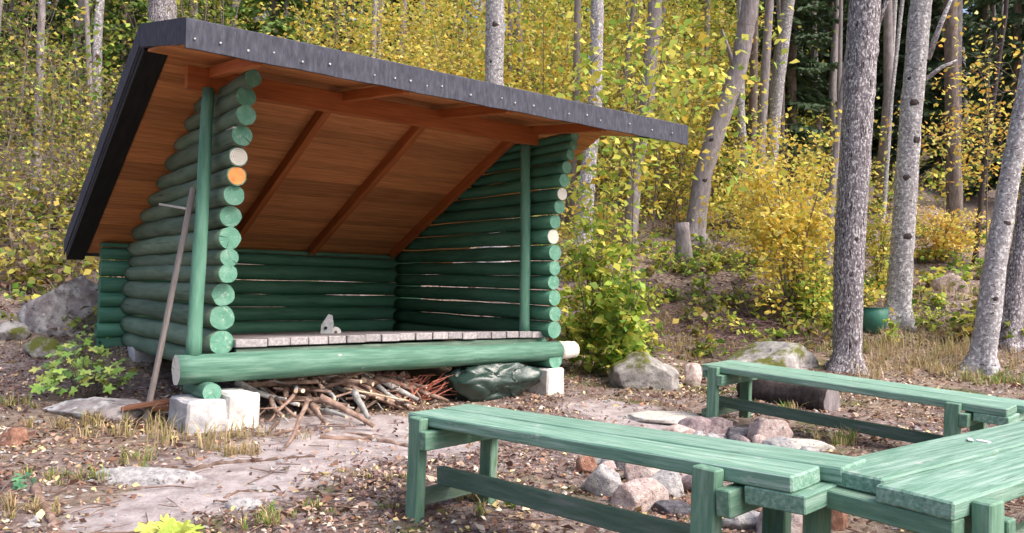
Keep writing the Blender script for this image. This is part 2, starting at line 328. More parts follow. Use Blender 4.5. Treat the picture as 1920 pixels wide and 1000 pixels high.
# ------------------------------------------------------------------ ground sheet
def polydist(x, y, pts):
    d = np.full(np.shape(x), 1e9)
    for (a, b, wa), (c, e, wb) in zip(pts[:-1], pts[1:]):
        vx, vy = c-a, e-b; t = np.clip(((x-a)*vx+(y-b)*vy)/(vx*vx+vy*vy), 0, 1)
        d = np.minimum(d, np.hypot(x-a-t*vx, y-b-t*vy)/(wa+(wb-wa)*t))
    return d
def hp(px, py, wd): p, _ = hit(px, py); return (p.x, p.y, wd)
PATH = [hp(250, 965, .25), hp(430, 915, .36), hp(560, 850, .48), hp(700, 820, .45), hp(790, 835, .4)]
PATH2 = [hp(1130, 765, .35), hp(1230, 790, .4), hp(1330, 830, .6), hp(1380, 870, .6)]
PATH3 = [hp(520, 800, .22), hp(640, 785, .22), hp(740, 790, .2)]
def bare(x, y):
    d = np.minimum(np.minimum(polydist(x, y, PATH), polydist(x, y, PATH2)), polydist(x, y, PATH3))
    return np.clip(1.35-d*.75, 0, 1)
def spread(lo, hi, step, far, grow=1.16):
    c = list(np.arange(lo, hi, step)); s_ = step; x = c[-1]
    while x < far[1]: s_ *= grow; x += s_; c.append(x)
    s_ = step; x = c[0]
    while x > far[0]: s_ *= grow; x -= s_; c.insert(0, x)
    return np.array(c)
ss = spread(-6.5, 7.5, .07, (-160, 160)); dd = spread(1.8, 14, .07, (-40, 170), 1.12)
S, Dg = np.meshgrid(ss, dd); gx, gy = inv_sd(S, Dg); gzv = ground(gx, gy)
ny, nx = S.shape
V = np.stack([gx, gy, gzv], -1).reshape(-1, 3)
idx = np.arange(nx*ny).reshape(ny, nx)
Q = np.stack([idx[:-1, :-1], idx[:-1, 1:], idx[1:, 1:], idx[1:, :-1]], -1).reshape(-1, 4)
def quads_mesh(name, V, Q, mat_, smooth=False, cols=None):
    me = bpy.data.meshes.new(name); k = Q.shape[1]
    me.vertices.add(len(V)); me.vertices.foreach_set('co', np.ascontiguousarray(V, np.float32).ravel())
    me.loops.add(Q.size); me.loops.foreach_set('vertex_index', np.ascontiguousarray(Q, np.int32).ravel())
    me.polygons.add(len(Q)); me.polygons.foreach_set('loop_start', np.arange(0, Q.size, k, dtype=np.int32))
    if smooth: me.polygons.foreach_set('use_smooth', np.ones(len(Q), bool))
    me.materials.append(mat_)
    if cols is not None:
        a = me.attributes.new('leaf_col', 'FLOAT_COLOR', 'FACE')
        a.data.foreach_set('color', np.concatenate([cols, np.ones((len(cols), 1))], 1).astype(np.float32).ravel())
    me.update(calc_edges=True); return me
gm = quads_mesh('ground', V, Q, ground_material(), True)
at = gm.attributes.new('bare', 'FLOAT', 'POINT'); at.data.foreach_set('value', bare(V[:, 0], V[:, 1]).astype(np.float32))
tag(obj('ground', gm), kind='structure')

# ------------------------------------------------------------------ lean-to shelter
SH = empty('log_shelter', Vector((1.6, 1.5, -.66)), 'green log lean-to shelter with black felt roof, open towards the benches', 'shelter')
DBACK = 3.165
def ceil_z(y): return 2.15-.47*(y-.4)
LW = [(.077, -.02, .094), (.082, .174, .092), (.073, .352, .088), (-.025, .517, .074), (-.026, .64, .069), (-.025, .787, .083), (-.022, .955, .085), (-.094, 1.114, .079), (-.142, 1.256, .072), (-.165, 1.399, .072), (-.235, 1.551, .08), (-.315, 1.69, .074), (-.292, 1.833, .072), (-.44, 1.945, .062)]
for i, (y0, z, r) in enumerate(LW):
    y1 = min(DBACK-.085, .4+(2.15-z)/.47)
    xo = -.02*(i < 4)
    o = log('wall_log', (xo*.2, y0, z), (xo*2, y1, z-.01), r, [M_LOGOLD, M_END], SH, r*1.0, .012 if i < 4 else .006, 20, i*1.7, 14)
    if i == 10 - 1:
        e = disc('sawn_end', (0, y0-.004, z), (0, 1, 0), r*.92, .01, M_BARE, o)
        e['label'] = 'white bare sawn end'
    if i == 8:
        e = disc('sawn_end', (0, y0-.004, z), (0, 1, 0), r*.93, .01, M_ORANGE, o)
        e['label'] = 'fresh orange sawn end'
# slim peeled side strip where an upper log end has split
piece('bark_splinter', (-.06, -.24, 1.60), (-.03, .02, 1.615), .03, .012, M_BARE, SH, seed=3)
RW = [(-.096, .031, .084), (-.1, .192, .078), (-.086, .354, .076), (-.065, .51, .073), (-.077, .656, .074), (-.08, .813, .078), (-.042, .977, .077), (-.07, 1.128, .072), (-.131, 1.276, .067), (-.168, 1.403, .066), (-.196, 1.54, .065), (-.232, 1.666, .061), (-.284, 1.788, .056), (-.329, 1.879, .05), (-.342, 1.962, .05)]
for i, (y0, z, r) in enumerate(RW):
    y1 = min(DBACK-.085, .4+(2.15-z)/.47)
    o = log('wall_log', (3.247, y0, z), (3.247, y1, z), r, [M_LOG, M_END], SH, r*.97, .004, 18, 40+i*2.3, 14)
    if i in (6, 9):
        e = disc('sawn_end', (3.247, y0-.004, z), (0, 1, 0), r*.94, .01, M_BARE, o)
        e['label'] = 'white bare sawn end'
log('wall_log', (3.247, .12, -.125), (3.247, DBACK-.085, -.125), .08, [M_LOG, M_END], SH, .08, .004, 18, 71)
log('wall_log', (0, .12, -.20), (-.03, DBACK-.085, -.20), .085, [M_LOGOLD, M_END], SH, .085, .004, 18, 72)
xl = on_y(187, 520, DBACK).x
for i, (z, r) in enumerate([(-.42, .085), (-.255, .078), (-.10, .08), (.06, .083), (.222, .078), (.385, .084), (.56, .09), (.715, .066)]):
    log('wall_log', (xl-.02*(i < 3), DBACK, z), (3.6, DBACK, z), r, [M_LOG, M_LOG], SH, r, .004, 18, 80+i, 14)
piece('top_board', (xl, DBACK, .807), (3.6, DBACK, .807), .15, .04, M_LOG, SH, seed=2)
# sill beam and its bare end cuts
log('sill_beam', (-.37, -.05, -.202), (3.34, -.05, -.182), .113, [M_SILL, M_BARE], SH, .09, .010, 28, 3, 26, .05)
log('sill_beam', (3.345, -.05, -.185), (3.56, -.05, -.18), .092, [M_BARE, M_BARE], SH, .082, .0, 20, 9, 5)['label'] = 'white bare end of the sill beam'
piece('joist', (.10, .075, -.095), (3.14, .075, -.085), .05, .05, M_BAR, SH, seed=8)
# runners below the sill, on the blocks
pL = on_y(395, 735, -.30)
log('runner_log', (pL.x+.03, -.24, -.355), (pL.x+.03, .25, -.365), .07, [M_SILL, M_END], SH, .08, .004, 20, 5)
log('runner_log', (3.247, -.12, -.275), (3.247, 3.2, -.30), .082, [M_LOG, M_END], SH, .08, .004, 20, 6)
# posts
log('post', (-.245, -.035, -.12), (-.135, .17, 1.95), .055, [M_POST, M_END], SH, .046, .004, 18, 1, 16)
log('post', (3.095, .20, -.03), (3.10, .26, 1.98), .056, [M_POST, M_END], SH, .05, .003, 18, 2, 16)
# floor boards: ends show along the front edge
bx = [441, 502, 544, 579, 616, 650, 686, 716, 750, 780, 811, 840, 867, 895, 922, 950, 973, 997, 1021]
for i, (a, b) in enumerate(zip(bx[:-1], bx[1:])):
    xa, xb = on_y(a, 632, .03).x, on_y(b, 628, .03).x
    xm = (xa+xb)/2; zf = -.028+.012*math.sin(xm*1.1)+.012*xm/3+random.uniform(-.004, .004)
    piece('floor_board', (xm, .03+random.uniform(-.012, .012), zf), (xm, 3.07, zf-.175), xb-xa-.008, .064, M_FLOOR, SH, seed=i, cuts=0)
# ---- roof
XL, XR = -.585, 4.27
prof = [(-.86, 2.125), (.4, 2.405), (3.68, .845), (3.60, .69), (.4, 2.228), (-.86, 2.062)]
V = [(XL, y, z) for y, z in prof]+[(XR, y, z) for y, z in prof]
Fc = [tuple(range(6))[::-1], tuple(range(6, 12))]+[(k, (k+1) % 6, 6+(k+1) % 6, 6+k) for k in range(6)]
ROOF = obj('roof', mesh('roof', V, Fc, M_FELT), None, SH)
ROOF['label'] = 'dark grey roofing felt roof with a short front slope'
def strip(name, y0, z0, y1, z1, h, x, th, mat_, parent, n=14):
    """felt band hanging along a verge (x fixed), waved a little"""
    V, Fc = [], []
    for i in range(n+1):
        t = i/n; y, z = y0+(y1-y0)*t, z0+(z1-z0)*t; wv = .004*math.sin(i*1.9)
        for (dx, dz) in ((0, .006), (0, -h+wv), (th, -h+wv), (th, .006)): V.append((x+dx+wv*.5, y, z+dz))
    for i in range(n):
        for j in range(4): Fc.append((i*4+j, i*4+(j+1) % 4, i*4+4+(j+1) % 4, i*4+4+j))
    Fc += [(0, 1, 2, 3), tuple(n*4+j for j in (3, 2, 1, 0))]
    return obj(name, mesh(name, V, Fc, mat_), None, parent)
for x in (XL-.012, XR+.002):
    strip('verge_band', -.885, 2.132, .4, 2.412, .17, x, .010, M_FELT, ROOF)
    strip('verge_band', .4, 2.412, 3.70, .852, .165, x, .010, M_FELT, ROOF)
# front fascia band: waved lower edge
n = 60; V, Fc = [], []
for i in range(n+1):
    x = XL-.012+(XR-XL+.024)*i/n; wv = .005*math.sin(i*.8)+.003*math.sin(i*2.3)
    for (dy, z) in ((-.875, 2.142), (-.90+wv, 2.128), (-.905+wv, 1.938+wv*.8), (-.885+wv, 1.938+wv*.8), (-.865, 2.10)): V.append((x, dy, z))
for i in range(n):
    for j in range(5): Fc.append((i*5+j, i*5+(j+1) % 5, i*5+5+(j+1) % 5, i*5+5+j))
Fc += [tuple(range(5)), tuple(n*5+j for j in range(4, -1, -1))]
obj('front_band', mesh('front_band', V, Fc, M_FELT), None, ROOF)
V, Fc = [], []
for i, px in enumerate([365, 413, 465, 513, 567, 618, 702, 740, 769, 800, 828, 882, 940, 965, 1000, 1030, 1066, 1100, 1125, 1180, 1222, 1260]):
    p = on_y(px, 73+(px-365)*.198, -.905); r = .0055+.001*(i % 3); p.z += .012*math.sin(i*2.7)
    b0 = len(V); V += [(p.x+r*math.cos(a), -.915, p.z+r*math.sin(a)) for a in np.arange(8)*math.pi/4]
    V += [(p.x+r*math.cos(a), -.885, p.z+r*math.sin(a)) for a in np.arange(8)*math.pi/4]
    Fc += [tuple(range(b0, b0+8))]+[(b0+j, b0+(j+1) % 8, b0+8+(j+1) % 8, b0+8+j) for j in range(8)]
tag(obj('nail_heads', mesh('nail_heads', V, Fc, M_NAIL), None, ROOF), kind='stuff')
# black tarred soffit boards along both verges
for x0 in (XL+.002,):
    piece('soffit_board', (x0+.085, .30, 2.165+.047), (x0+.085, 3.59, 2.165-.47*3.19), .17, .05, M_TAR, ROOF, bev=.003, jit=0, cuts=0)
# ceiling boards across, long back slope then short front slope
cdir = Vector((0, 1, -.47)).normalized(); cnrm = Vector((0, .47, 1)).normalized()
bw = .112; nb = int(3.5/bw)
cb = bbox_mesh('ceiling_board', (4.66, bw-.004, .022), M_CEIL, .003, 0, 0)
for k in range(nb):
    c = Vector((XL+.178+2.33, .30, ceil_z(.30)+.004))+cdir*(bw*(k+.5))+cnrm*.008
    mm = Matrix((Vector((1, 0, 0)), cdir, cnrm)).transposed().to_4x4(); mm.translation = c
    obj('ceiling_board', cb, mm, ROOF)
fdir = Vector((0, -1, -.145)).normalized(); fn = Vector((0, -.145, 1)).normalized()
fb = bbox_mesh('soffit_plank', (4.80, bw-.004, .022), M_CEIL, .003, 0, 0)
for k in range(10):
    c = Vector((XL+.025+2.4, .28, 2.195))+fdir*(bw*(k+.5))
    mm = Matrix((Vector((1, 0, 0)), -fdir, fn)).transposed().to_4x4(); mm.translation = c
    obj('ceiling_board', fb, mm, ROOF)
for x in (-.14, 1.0, 2.0, 3.12):
    if x > 0: piece('rafter', (x, .36, ceil_z(.36)-.06), (x, 3.06, ceil_z(3.06)-.055), .075 if x < 3 else .06, .11, M_BEAM, ROOF, seed=int(x*3), cuts=0)
    piece('rafter', (x+.03, .34, 2.10), (x+.03, -.86, 1.965), .06, .085, M_BEAM, ROOF, seed=int(x*5), cuts=0)
piece('purlin', (-.30, .20, 2.02), (3.20, .20, 2.02), .07, .175, M_BEAM, ROOF, seed=5)

# ------------------------------------------------------------------ concrete blocks
def block(loc, size, rz, mat_, label, seed, jit=.012):
    me = bbox_mesh('concrete_block', size, mat_, .018, jit, 3, seed)
    mm = Matrix.Rotation(rz, 4, 'Z'); mm.translation = loc
    return tag(obj('concrete_block', me, mm), label, 'concrete block')
bA = on_y(378, 770, -.30); bB = on_y(456, 765, -.31)
block(Vector((bA.x+.035, -.10, -.56)), (.30, .42, .32), .05, M_BLOCKG, 'grey stained concrete block under the left corner of the sill beam', 1)
block(Vector((bB.x, -.13, -.55)), (.245, .40, .36), -.03, M_BLOCK, 'white concrete block beside the stick heap, tight against a grey block', 2)
block(Vector((3.23, .10, -.54)), (.23, .50, .37), .03, M_BLOCK, 'white concrete block holding up the right end of the shelter', 3)
block(Vector((.05, 2.75, gz(.05, 2.75)+.02)), (.3, .3, max(.2, 2*(-.47-gz(.05, 2.75)))), .03, M_BLOCKG, 'concrete block at the back corner under the log shelter', 4)
block(Vector((3.23, 2.9, -.5)), (.3, .3, .30), .03, M_BLOCKG, 'concrete block at the far back corner under the log shelter', 6)

# ------------------------------------------------------------------ benches
def bench(v, label, hs, rnd, ends=(0, 0, 0, 0)):
    x, y, yaw, ta, tw, L, W, z = v
    ax = Vector((math.cos(yaw), math.sin(yaw), ta)).normalized()
    wv = Vector((-math.sin(yaw), math.cos(yaw), tw)); wv -= ax*wv.dot(ax); wv.normalize()
    up = ax.cross(wv)
    B3 = Matrix((ax, wv, up)).transposed(); o0 = Vector((x, y, z))
    def W_(a, b, c): return o0+ax*a+wv*b+up*c
    base = W_(L/2, W/2, -.5); E_ = empty('bench', base, label, 'bench', None, B3)
    hw = W/2
    for k in range(2):
        e0, e1 = ends[2*k], ends[2*k+1]
        piece('seat_plank', W_(e0, hw*(k+.5)+(k-.5)*.004, -.026), W_(L+e1, hw*(k+.5)+(k-.5)*.004, -.026), hw-.009, .052, M_BTOP, E_, up, .006, .002, rnd+k, 2)
    for (a0, a1, e_) in ((.004, .075, 0), (L-.19, L+.012, .006)):
        piece('end_batten', W_((a0+a1)/2, .006-e_, -.081), W_((a0+a1)/2, W-.004+e_, -.081), a1-a0, .056, M_BTOP if e_ else M_BLEG, E_, up, .004, .001, rnd+3)
    for a in (.135, L-.30):
        for b in (-.027, W+.027):
            top = W_(a, b, -.006 if b < 0 else -.03); zb = gz(top.x, top.y)-.03
            bot = top+Vector((0, 0, -1))*(top.z-zb)+ax*-.012
            piece('leg', bot, top, .09, .052, M_BLEG, E_, wv, .005, .0015, rnd+int(a*9))
        piece('crossbar', W_(a+.073, -.06, -.105), W_(a+.073, W+.05, -.105), .052, .085, M_BLEG, E_, up, .004, .0012, rnd+4)
        piece('low_crossbar', W_(a-.073, -.045, -.40), W_(a-.073, W+.045, -.40), .05, .075, M_BAR, E_, up, .004, .0012, rnd+5)
    piece('stretcher', W_(.02, W*.45, -.325), W_(L-.17, W*.45, -.325), .045, .085, M_BAR, E_, up, .005, .002, rnd+6, 2)
    return E_, W_
bench((-.013, -2.776, -1.494, .041, .03, 2.022, .39, -.152), 'green plank bench in front of the shelter, nearest the firewood heap', None, 11, (0, -.03, 0, .03))
bench((3.335, -1.879, -1.484, -.037, .032, 2.238, .454, -.149), 'green plank bench on the far side of the stone fire ring', None, 23, (0, 0, 0, .04))
_, WC = bench((.275, -5.165, -.012, .0, .012, 2.35, .455, -.075), 'wide-planked green bench cut off by the right edge, nearest the camera', None, 37, (0, 0, .07, 0))

# small white scraps on the near bench
for i, (px, py, lab) in enumerate([(1819, 829, 'white scrap of paper lying on the near bench, left of the pair'), (1843, 831, 'white scrap of paper lying on the near bench, right of the pair')]):
    p = on_z(px, py, -.075)
    me = bbox_mesh('paper_scrap', (.05, .018, .006), M_WHITE, .002, .004, 2, i)
    mm = Matrix.Rotation(.5+i*.9, 4, 'Z'); mm.translation = p+Vector((0, 0, .009)); tag(obj('paper_scrap', me, mm), lab, 'paper scrap')

# ------------------------------------------------------------------ stones and boulders
def rock(name, c, size, mat_, label, cat, seed, rz=0, sub=3, sharp=.35, group=None):
    bm = bmesh.new(); bmesh.ops.create_icosphere(bm, subdivisions=sub, radius=1)
    co = np.array([v.co for v in bm.verts])
    rg = np.random.default_rng(seed)
    for k in range(13):           # cut facets so that the stone is not a ball
        nrm = rg.normal(size=3); nrm /= np.linalg.norm(nrm); h = rg.uniform(.55, .85)
        dist = co@nrm-h; co = np.where((dist > 0)[:, None], co-np.outer(dist, nrm)*.97, co)
    dis = 1.12+.10*fbm(co[:, 0]*1.6+seed, co[:, 1]*1.6, co[:, 2]*1.6, 4, seed)+.035*fbm(co[:, 0]*5, co[:, 1]*5, co[:, 2]*5, 4, seed+3)
    co = co*dis[:, None]*np.array(size)
    for v, q in zip(bm.verts, co): v.co = q
    me = bpy.data.meshes.new(name); bm.to_mesh(me); bm.free(); me.materials.append(mat_)
    me.polygons.foreach_set('use_smooth', [True]*len(me.polygons))
    mm = Matrix.Rotation(rz, 4, 'Z'); mm.translation = c
    return tag(obj(name, me, mm), label, cat, group)
def rock_px(px, py, wpx, hpx, mat_, label, seed, name='stone', cat='stone', depth=.8, sink=.3, sub=3, rz=None, lift=0.):
    """stone whose visible outline is centred at px,py: stands where the ray to its foot meets the ground"""
    p, t = hit(px, py+hpx*.42); s_ = t/FPX
    w_, h_ = wpx*s_/2, hpx*s_/2
    h2 = h_*1.25
    c = Vector((p.x, p.y, p.z+h2*(1-2*sink)+lift))+Vector(_f0)*(w_*depth*.55)
    return rock(name, c, (w_*1.08, w_*depth, h2), mat_, label, cat, seed, -YAW if rz is None else rz, sub)
FR = [
 (1135, 905, 84, 64, M_RGREY, 'large light grey stone under the near edge of the front bench'),
 (1202, 884, 62, 52, M_RPINK, 'pink angular stone under the front bench, between two grey stones'),
 (1254, 908, 58, 52, M_RGREY, 'speckled grey stone under the front bench, left of its front leg'),
 (1198, 932, 96, 58, M_RPINK, 'broad pale pink stone, lowest of those seen under the front bench'),
 (1272, 954, 74, 30, M_RDARK, 'flat dark grey stone lying above the bench stretcher near the leg'),
 (1130, 862, 50, 24, M_RPALE, 'small whitish stone tucked under the front bench seat'),
 (1102, 872, 44, 40, M_RRED, 'rust brown stone at the left end of the stone ring'),
 (1165, 868, 40, 34, M_RDARK, 'small dark stone behind the light grey one under the bench'),
 (1305, 905, 44, 44, M_RPURP, 'purplish stone half hidden behind the front bench leg'),
 (1310, 945, 40, 36, M_RRED, 'small reddish stone beside the front bench leg'),
 (1490, 978, 110, 90, M_RPINK, 'tall pinkish white stone below the right end of the front bench'),
 (1562, 962, 74, 72, M_RRED, 'rusty brown stone below the corner where two benches meet'),
 (1395, 975, 66, 46, M_RGREY, 'blue grey stone seen between the front bench legs'),
 (1400, 935, 60, 30, M_RDARK, 'dark sooty stone in shadow between the front bench legs'),
 (1240, 786, 150, 22, M_RPALE, 'long pale flat stone at the back of the fire ring'),
 (1310, 800, 60, 30, M_RPURP, 'low purple brown stone in the back of the fire ring'),
 (1275, 806, 50, 30, M_RPINK, 'small pale pink stone just over the front bench edge, left of the purple ones'),
 (1470, 838, 56, 36, M_RGREY, 'grey stone between the leaning pink stone and the flat white one'),
 (1225, 862, 44, 36, M_RGREY, 'small grey stone high under the front bench seat'),
 (1345, 797, 58, 38, M_RPURP, 'pointed purple brown stone left of the sooty one'),
 (1394, 813, 52, 26, M_RDARK, 'sooty blue black stone in the middle of the fire ring'),
 (1448, 808, 78, 56, M_RPINK, 'tallest pink leaning stone at the right of the fire ring'),
 (1512, 842, 90, 24, M_RPALE, 'flat white stone touching the back edge of the front bench'),
 (1425, 800, 36, 28, M_RPURP, 'small plum stone left of the leaning pink stone'),
]
for i, (px, py, wp, hp_, mt_, lab) in enumerate(FR): rock_px(px, py, wp*1.1, hp_*1.05, mt_, lab, 100+i, sub=4, sink=.33 if hp_ > 30 else .36)
rg = np.random.default_rng(3)
for i in range(46):
    a = i/46*6.28*3; c = on_z(1330, 850, -.6); q = Vector((c.x+.70*math.cos(a)*rg.uniform(.45, 1.2), c.y+.66*math.sin(a)*rg.uniform(.45, 1.2), 0)); q.z = gz(q.x, q.y)+.02
    s_ = rg.uniform(.045, .10); rock('stone', q, (s_, s_*.8, s_*.7), [M_RDARK, M_RPURP, M_RGREY, M_RPINK][i % 4], 'small %s stone filling the inside of the fire ring' % ['sooty black', 'plum-coloured', 'light grey', 'pale pink'][i % 4], 'stone', 300+i, a, 2, group='small stones inside the fire ring')
for (px, py, wp, hp_, mt_, lab, sk, dp) in [
 (112, 566, 190, 118, M_RLICH, 'big lichen-spotted boulder behind the left corner of the shelter', .3, .8),
 (1208, 698, 150, 74, M_RMOSS, 'mossy grey boulder on the ground right of the shelter', .34, .7),
 (1455, 668, 165, 66, M_RMOSS, 'grey lichen boulder just behind the far bench', .38, .7),
 (1790, 528, 62, 40, M_RPINK, 'pale rock poking out of the slope between the right-hand trunks', .3, .8),
 (82, 650, 90, 44, M_RMOSS, 'low mossy stone in front of the big lichen boulder', .4, .8),
 (180, 768, 190, 46, M_RLICH, 'flat grey stone under the green leafy plant', .42, .6),
 (255, 896, 230, 34, M_RGREY, 'long flat rock slab level with the ground left of the path', .44, .35),
 (455, 950, 64, 22, M_RGREY, 'small grey stone in the path at the bottom', .42, .7),
 (10, 620, 60, 40, M_RMOSS, 'small grey boulder at the left picture edge', .4, .8),
 (1298, 705, 34, 46, M_RPINK, 'narrow pinkish stone between the mossy boulder and the far bench', .3, .8),
 (20, 820, 60, 40, M_RRED, 'brown stone at the left edge of the picture', .42, .8)]:
    rock_px(px, py, wp, hp_, mt_, lab, 500+px, 'boulder' if wp > 70 else 'stone', 'rock', dp, sk, 5 if wp > 100 else 4)

# ------------------------------------------------------------------ firewood, sticks, bag
def stick_mesh(L, r, seed, bendy=.05, fork=False, sides=8):
    rg = np.random.default_rng(seed); t = np.linspace(0, 1, 9)
    a, b = rg.uniform(-1, 1, 2)
    P = np.stack([t*L, bendy*L*a*np.sin(t*3.1)+bendy*L*.4*np.sin(t*9+seed), bendy*L*b*np.sin(t*2.6)], 1)
    V, Fc, mi = tube_data(P, r*(1-.45*t), sides, True, .12, seed, 9)
    if fork:
        k = 5; q = P[k]; d = np.array([.55, rg.choice([-1, 1])*.6, .25])*L*.45
        P2 = [q, q+d*.5, q+d]; V2, F2, m2 = tube_data(P2, [r*.5, r*.4, r*.2], 6, True)
        o_ = len(V); V = np.concatenate([V, V2]); Fc = Fc+[tuple(i+o_ for i in f) for f in F2]; mi = mi+m2
    return V, Fc, mi
def stick(p0, p1, r, mats, label, seed, group=None, bendy=.04, fork=False, name='stick', cat='stick'):
    p0, p1 = Vector(p0), Vector(p1); V, Fc, mi = stick_mesh((p1-p0).length, r, seed, bendy, fork)
    return tag(obj(name, mesh(name, V, Fc, mats, True, mi), frame(p0, p1)), label, cat, group)
def gpt(px, py, up=0.): p, t = hit(px, py); return p+Vector((0, 0, up))
SPEC = [  # px0,py0,lift0, px1,py1,lift1 (lift above ground where that end lies), radius, mats, label
 (600, 745, .30, 700, 812, .03, .030, (M_STICK, M_CUT), 'thick brown branch slanting down across the stick heap'),
 (575, 750, .28, 535, 842, .012, .020, (M_STICK, M_CUT), 'pale brown stick leaning out of the heap towards the path'),
 (565, 852, .008, 622, 812, .03, .016, (M_CUT, M_CUT), 'short white peeled stick lying on the path before the heap'),
 (665, 735, .26, 692, 800, .06, .032, (M_STICKG, M_STICKG), 'grey lichen-covered branch beside the thick brown one'),
 (645, 728, .30, 765, 775, .10, .010, (M_CUT, M_CUT), 'thin pale stick slanting over the right side of the heap'),
 (560, 730, .32, 505, 800, .03, .017, (M_STICK, M_CUT), 'crooked stick leaning against the left side of the heap'),
 (585, 760, .22, 612, 808, .05, .024, (M_STICK, M_CUT), 'short brown branch standing in the middle of the heap'),
 (520, 790, .05, 505, 815, .03, .018, (M_STICK, M_CUT), 'stubby stick end by the white concrete block'),
 (610, 770, .1, 650, 800, .06, .022, (M_STICKG, M_CUT), 'short grey log piece low in the stick heap'),
 (630, 812, .02, 700, 822, .012, .012, (M_STICK, M_CUT), 'thin stick lying flat at the foot of the heap'),
]
for i, (a, b, la, c, d, lc, r, ms, lab) in enumerate(SPEC):
    p0, p1 = gpt(a, max(b, 790), la), gpt(c, d, lc)
    p0 = on_y(a, b, p1.y+.28)
    stick(p0, p1, r, list(ms), lab, 50+i, None, .035, i in (1, 5))
rg = np.random.default_rng(21)
for i in range(130):
    x = rg.uniform(.36, 1.75); y = rg.uniform(-.02, .62); h = rg.uniform(.03, .36)*(1-.3*abs(x-.95))*(.5+.5*min(1, (y+.02)/.25))
    a = rg.normal(-1.35, .7); L = rg.uniform(.25, .75); tl = rg.normal(-.32, .28)
    dv = Vector((math.cos(a), math.sin(a), tl)); c = Vector((x, y, gz(x, y)+h+.02))
    p0, p1 = c-dv*L/2, c+dv*L/2
    for p in (p0, p1): p.z = min(max(p.z, gz(p.x, p.y)+.012), -.36)
    stick(p0, p1, rg.uniform(.008, .034)*(1 if i % 4 else 1.3), [[M_STICK, M_CUT], [M_STICK, M_STICK], [M_STICKG if i % 2 else M_STICK, M_CUT]][i % 3], '%s stick in the %s of the firewood heap under the shelter' % (['dry brown, pale-ended', 'dark brown bark-covered', 'grey, pale-ended' if i % 2 else 'dry brown, pale-ended'][i % 3], 'left part' if x < .75 else 'middle' if x < 1.25 else 'right part'), 700+i, 'sticks in the firewood heap', .05, rg.random() < .3)
# reddish twig bundle
V, Fc = np.zeros((0, 3)), []
pc = on_y(762, 745, .16)
for i in range(80):
    a0 = rg.uniform(-1, 1); L = rg.uniform(.22, .5); d0 = Vector((rg.normal()*.8, rg.normal()*.5, abs(rg.normal())*.7)).normalized()
    s_ = Vector((pc.x+rg.normal()*.09, pc.y+rg.normal()*.1, gz(pc.x, pc.y)+rg.uniform(.0, .08)))
    P_ = [s_, s_+d0*L*.5+Vector((rg.normal(), rg.normal(), 0))*.03, s_+d0*L+Vector((rg.normal(), rg.normal(), rg.normal()))*.06]
    for q in P_: q.z = min(max(q.z, gz(q.x, q.y)+.005), -.37)
    v_, f_, _ = tube_data(P_, [.006, .005, .003], 5, False); o_ = len(V); V = np.concatenate([V, v_]); Fc += [tuple(k+o_ for k in f) for f in f_]
tag(obj('twig_bundle', mesh('twig_bundle', V, Fc, M_STICKR)), 'bundle of thin reddish twigs between the stick heap and the plastic bag', 'twig bundle')
# plastic bag: crumpled, folded, lying on the ground below the shelter
bm = bmesh.new(); bmesh.ops.create_icosphere(bm, subdivisions=5, radius=1)
co = np.array([v.co for v in bm.verts])
rgb_ = np.random.default_rng(5)
dis = 1+.30*(1-np.abs(fbm(co[:, 0]*1.5, co[:, 1]*1.5, co[:, 2]*1.5, 2, 4))-.6)
co = co*dis[:, None]
for k in range(70):
    nr_ = rgb_.normal(size=3); nr_ /= np.linalg.norm(nr_); dist = co@nr_-rgb_.uniform(.70, .98)
    co = np.where((dist > 0)[:, None], co-np.outer(dist, nr_)*1.25, co)
for k in range(160):
    nr_ = rgb_.normal(size=3); nr_ /= np.linalg.norm(nr_); dist = co@nr_-rgb_.uniform(.80, .93)*np.max(co@nr_)
    co = np.where((dist > 0)[:, None], co-np.outer(dist, nr_)*1.5, co)
co = co/np.abs(co).max(0)*.97
f3 = lambda k: fbm(co[:, 0]*3.2+k*7, co[:, 1]*3.2, co[:, 2]*3.2, 3, 40+k)
co = co+np.stack([f3(0), f3(1), f3(2)], 1)*.06
co[:, 2] = np.where(co[:, 2] < -.55, -.55+(co[:, 2]+.55)*.15, co[:, 2])
co[:, 2] *= 1.15-.25*np.clip(co[:, 0], -1, 1)
for v, q in zip(bm.verts, co): v.co = q*np.array((.53, .36, .215))
me = bpy.data.meshes.new('plastic_bag'); bm.to_mesh(me); bm.free(); me.materials.append(M_BAG); me.polygons.foreach_set('use_smooth', [True]*len(me.polygons))
pb = on_y(915, 740, .02); mm = Matrix.Rotation(-.2, 4, 'Z'); mm.translation = Vector((pb.x+.03, .10, gz(pb.x, .10)+.125))
BAG = tag(obj('plastic_bag', me, mm), 'crumpled shiny dark green plastic sack under the right half of the shelter', 'plastic bag')
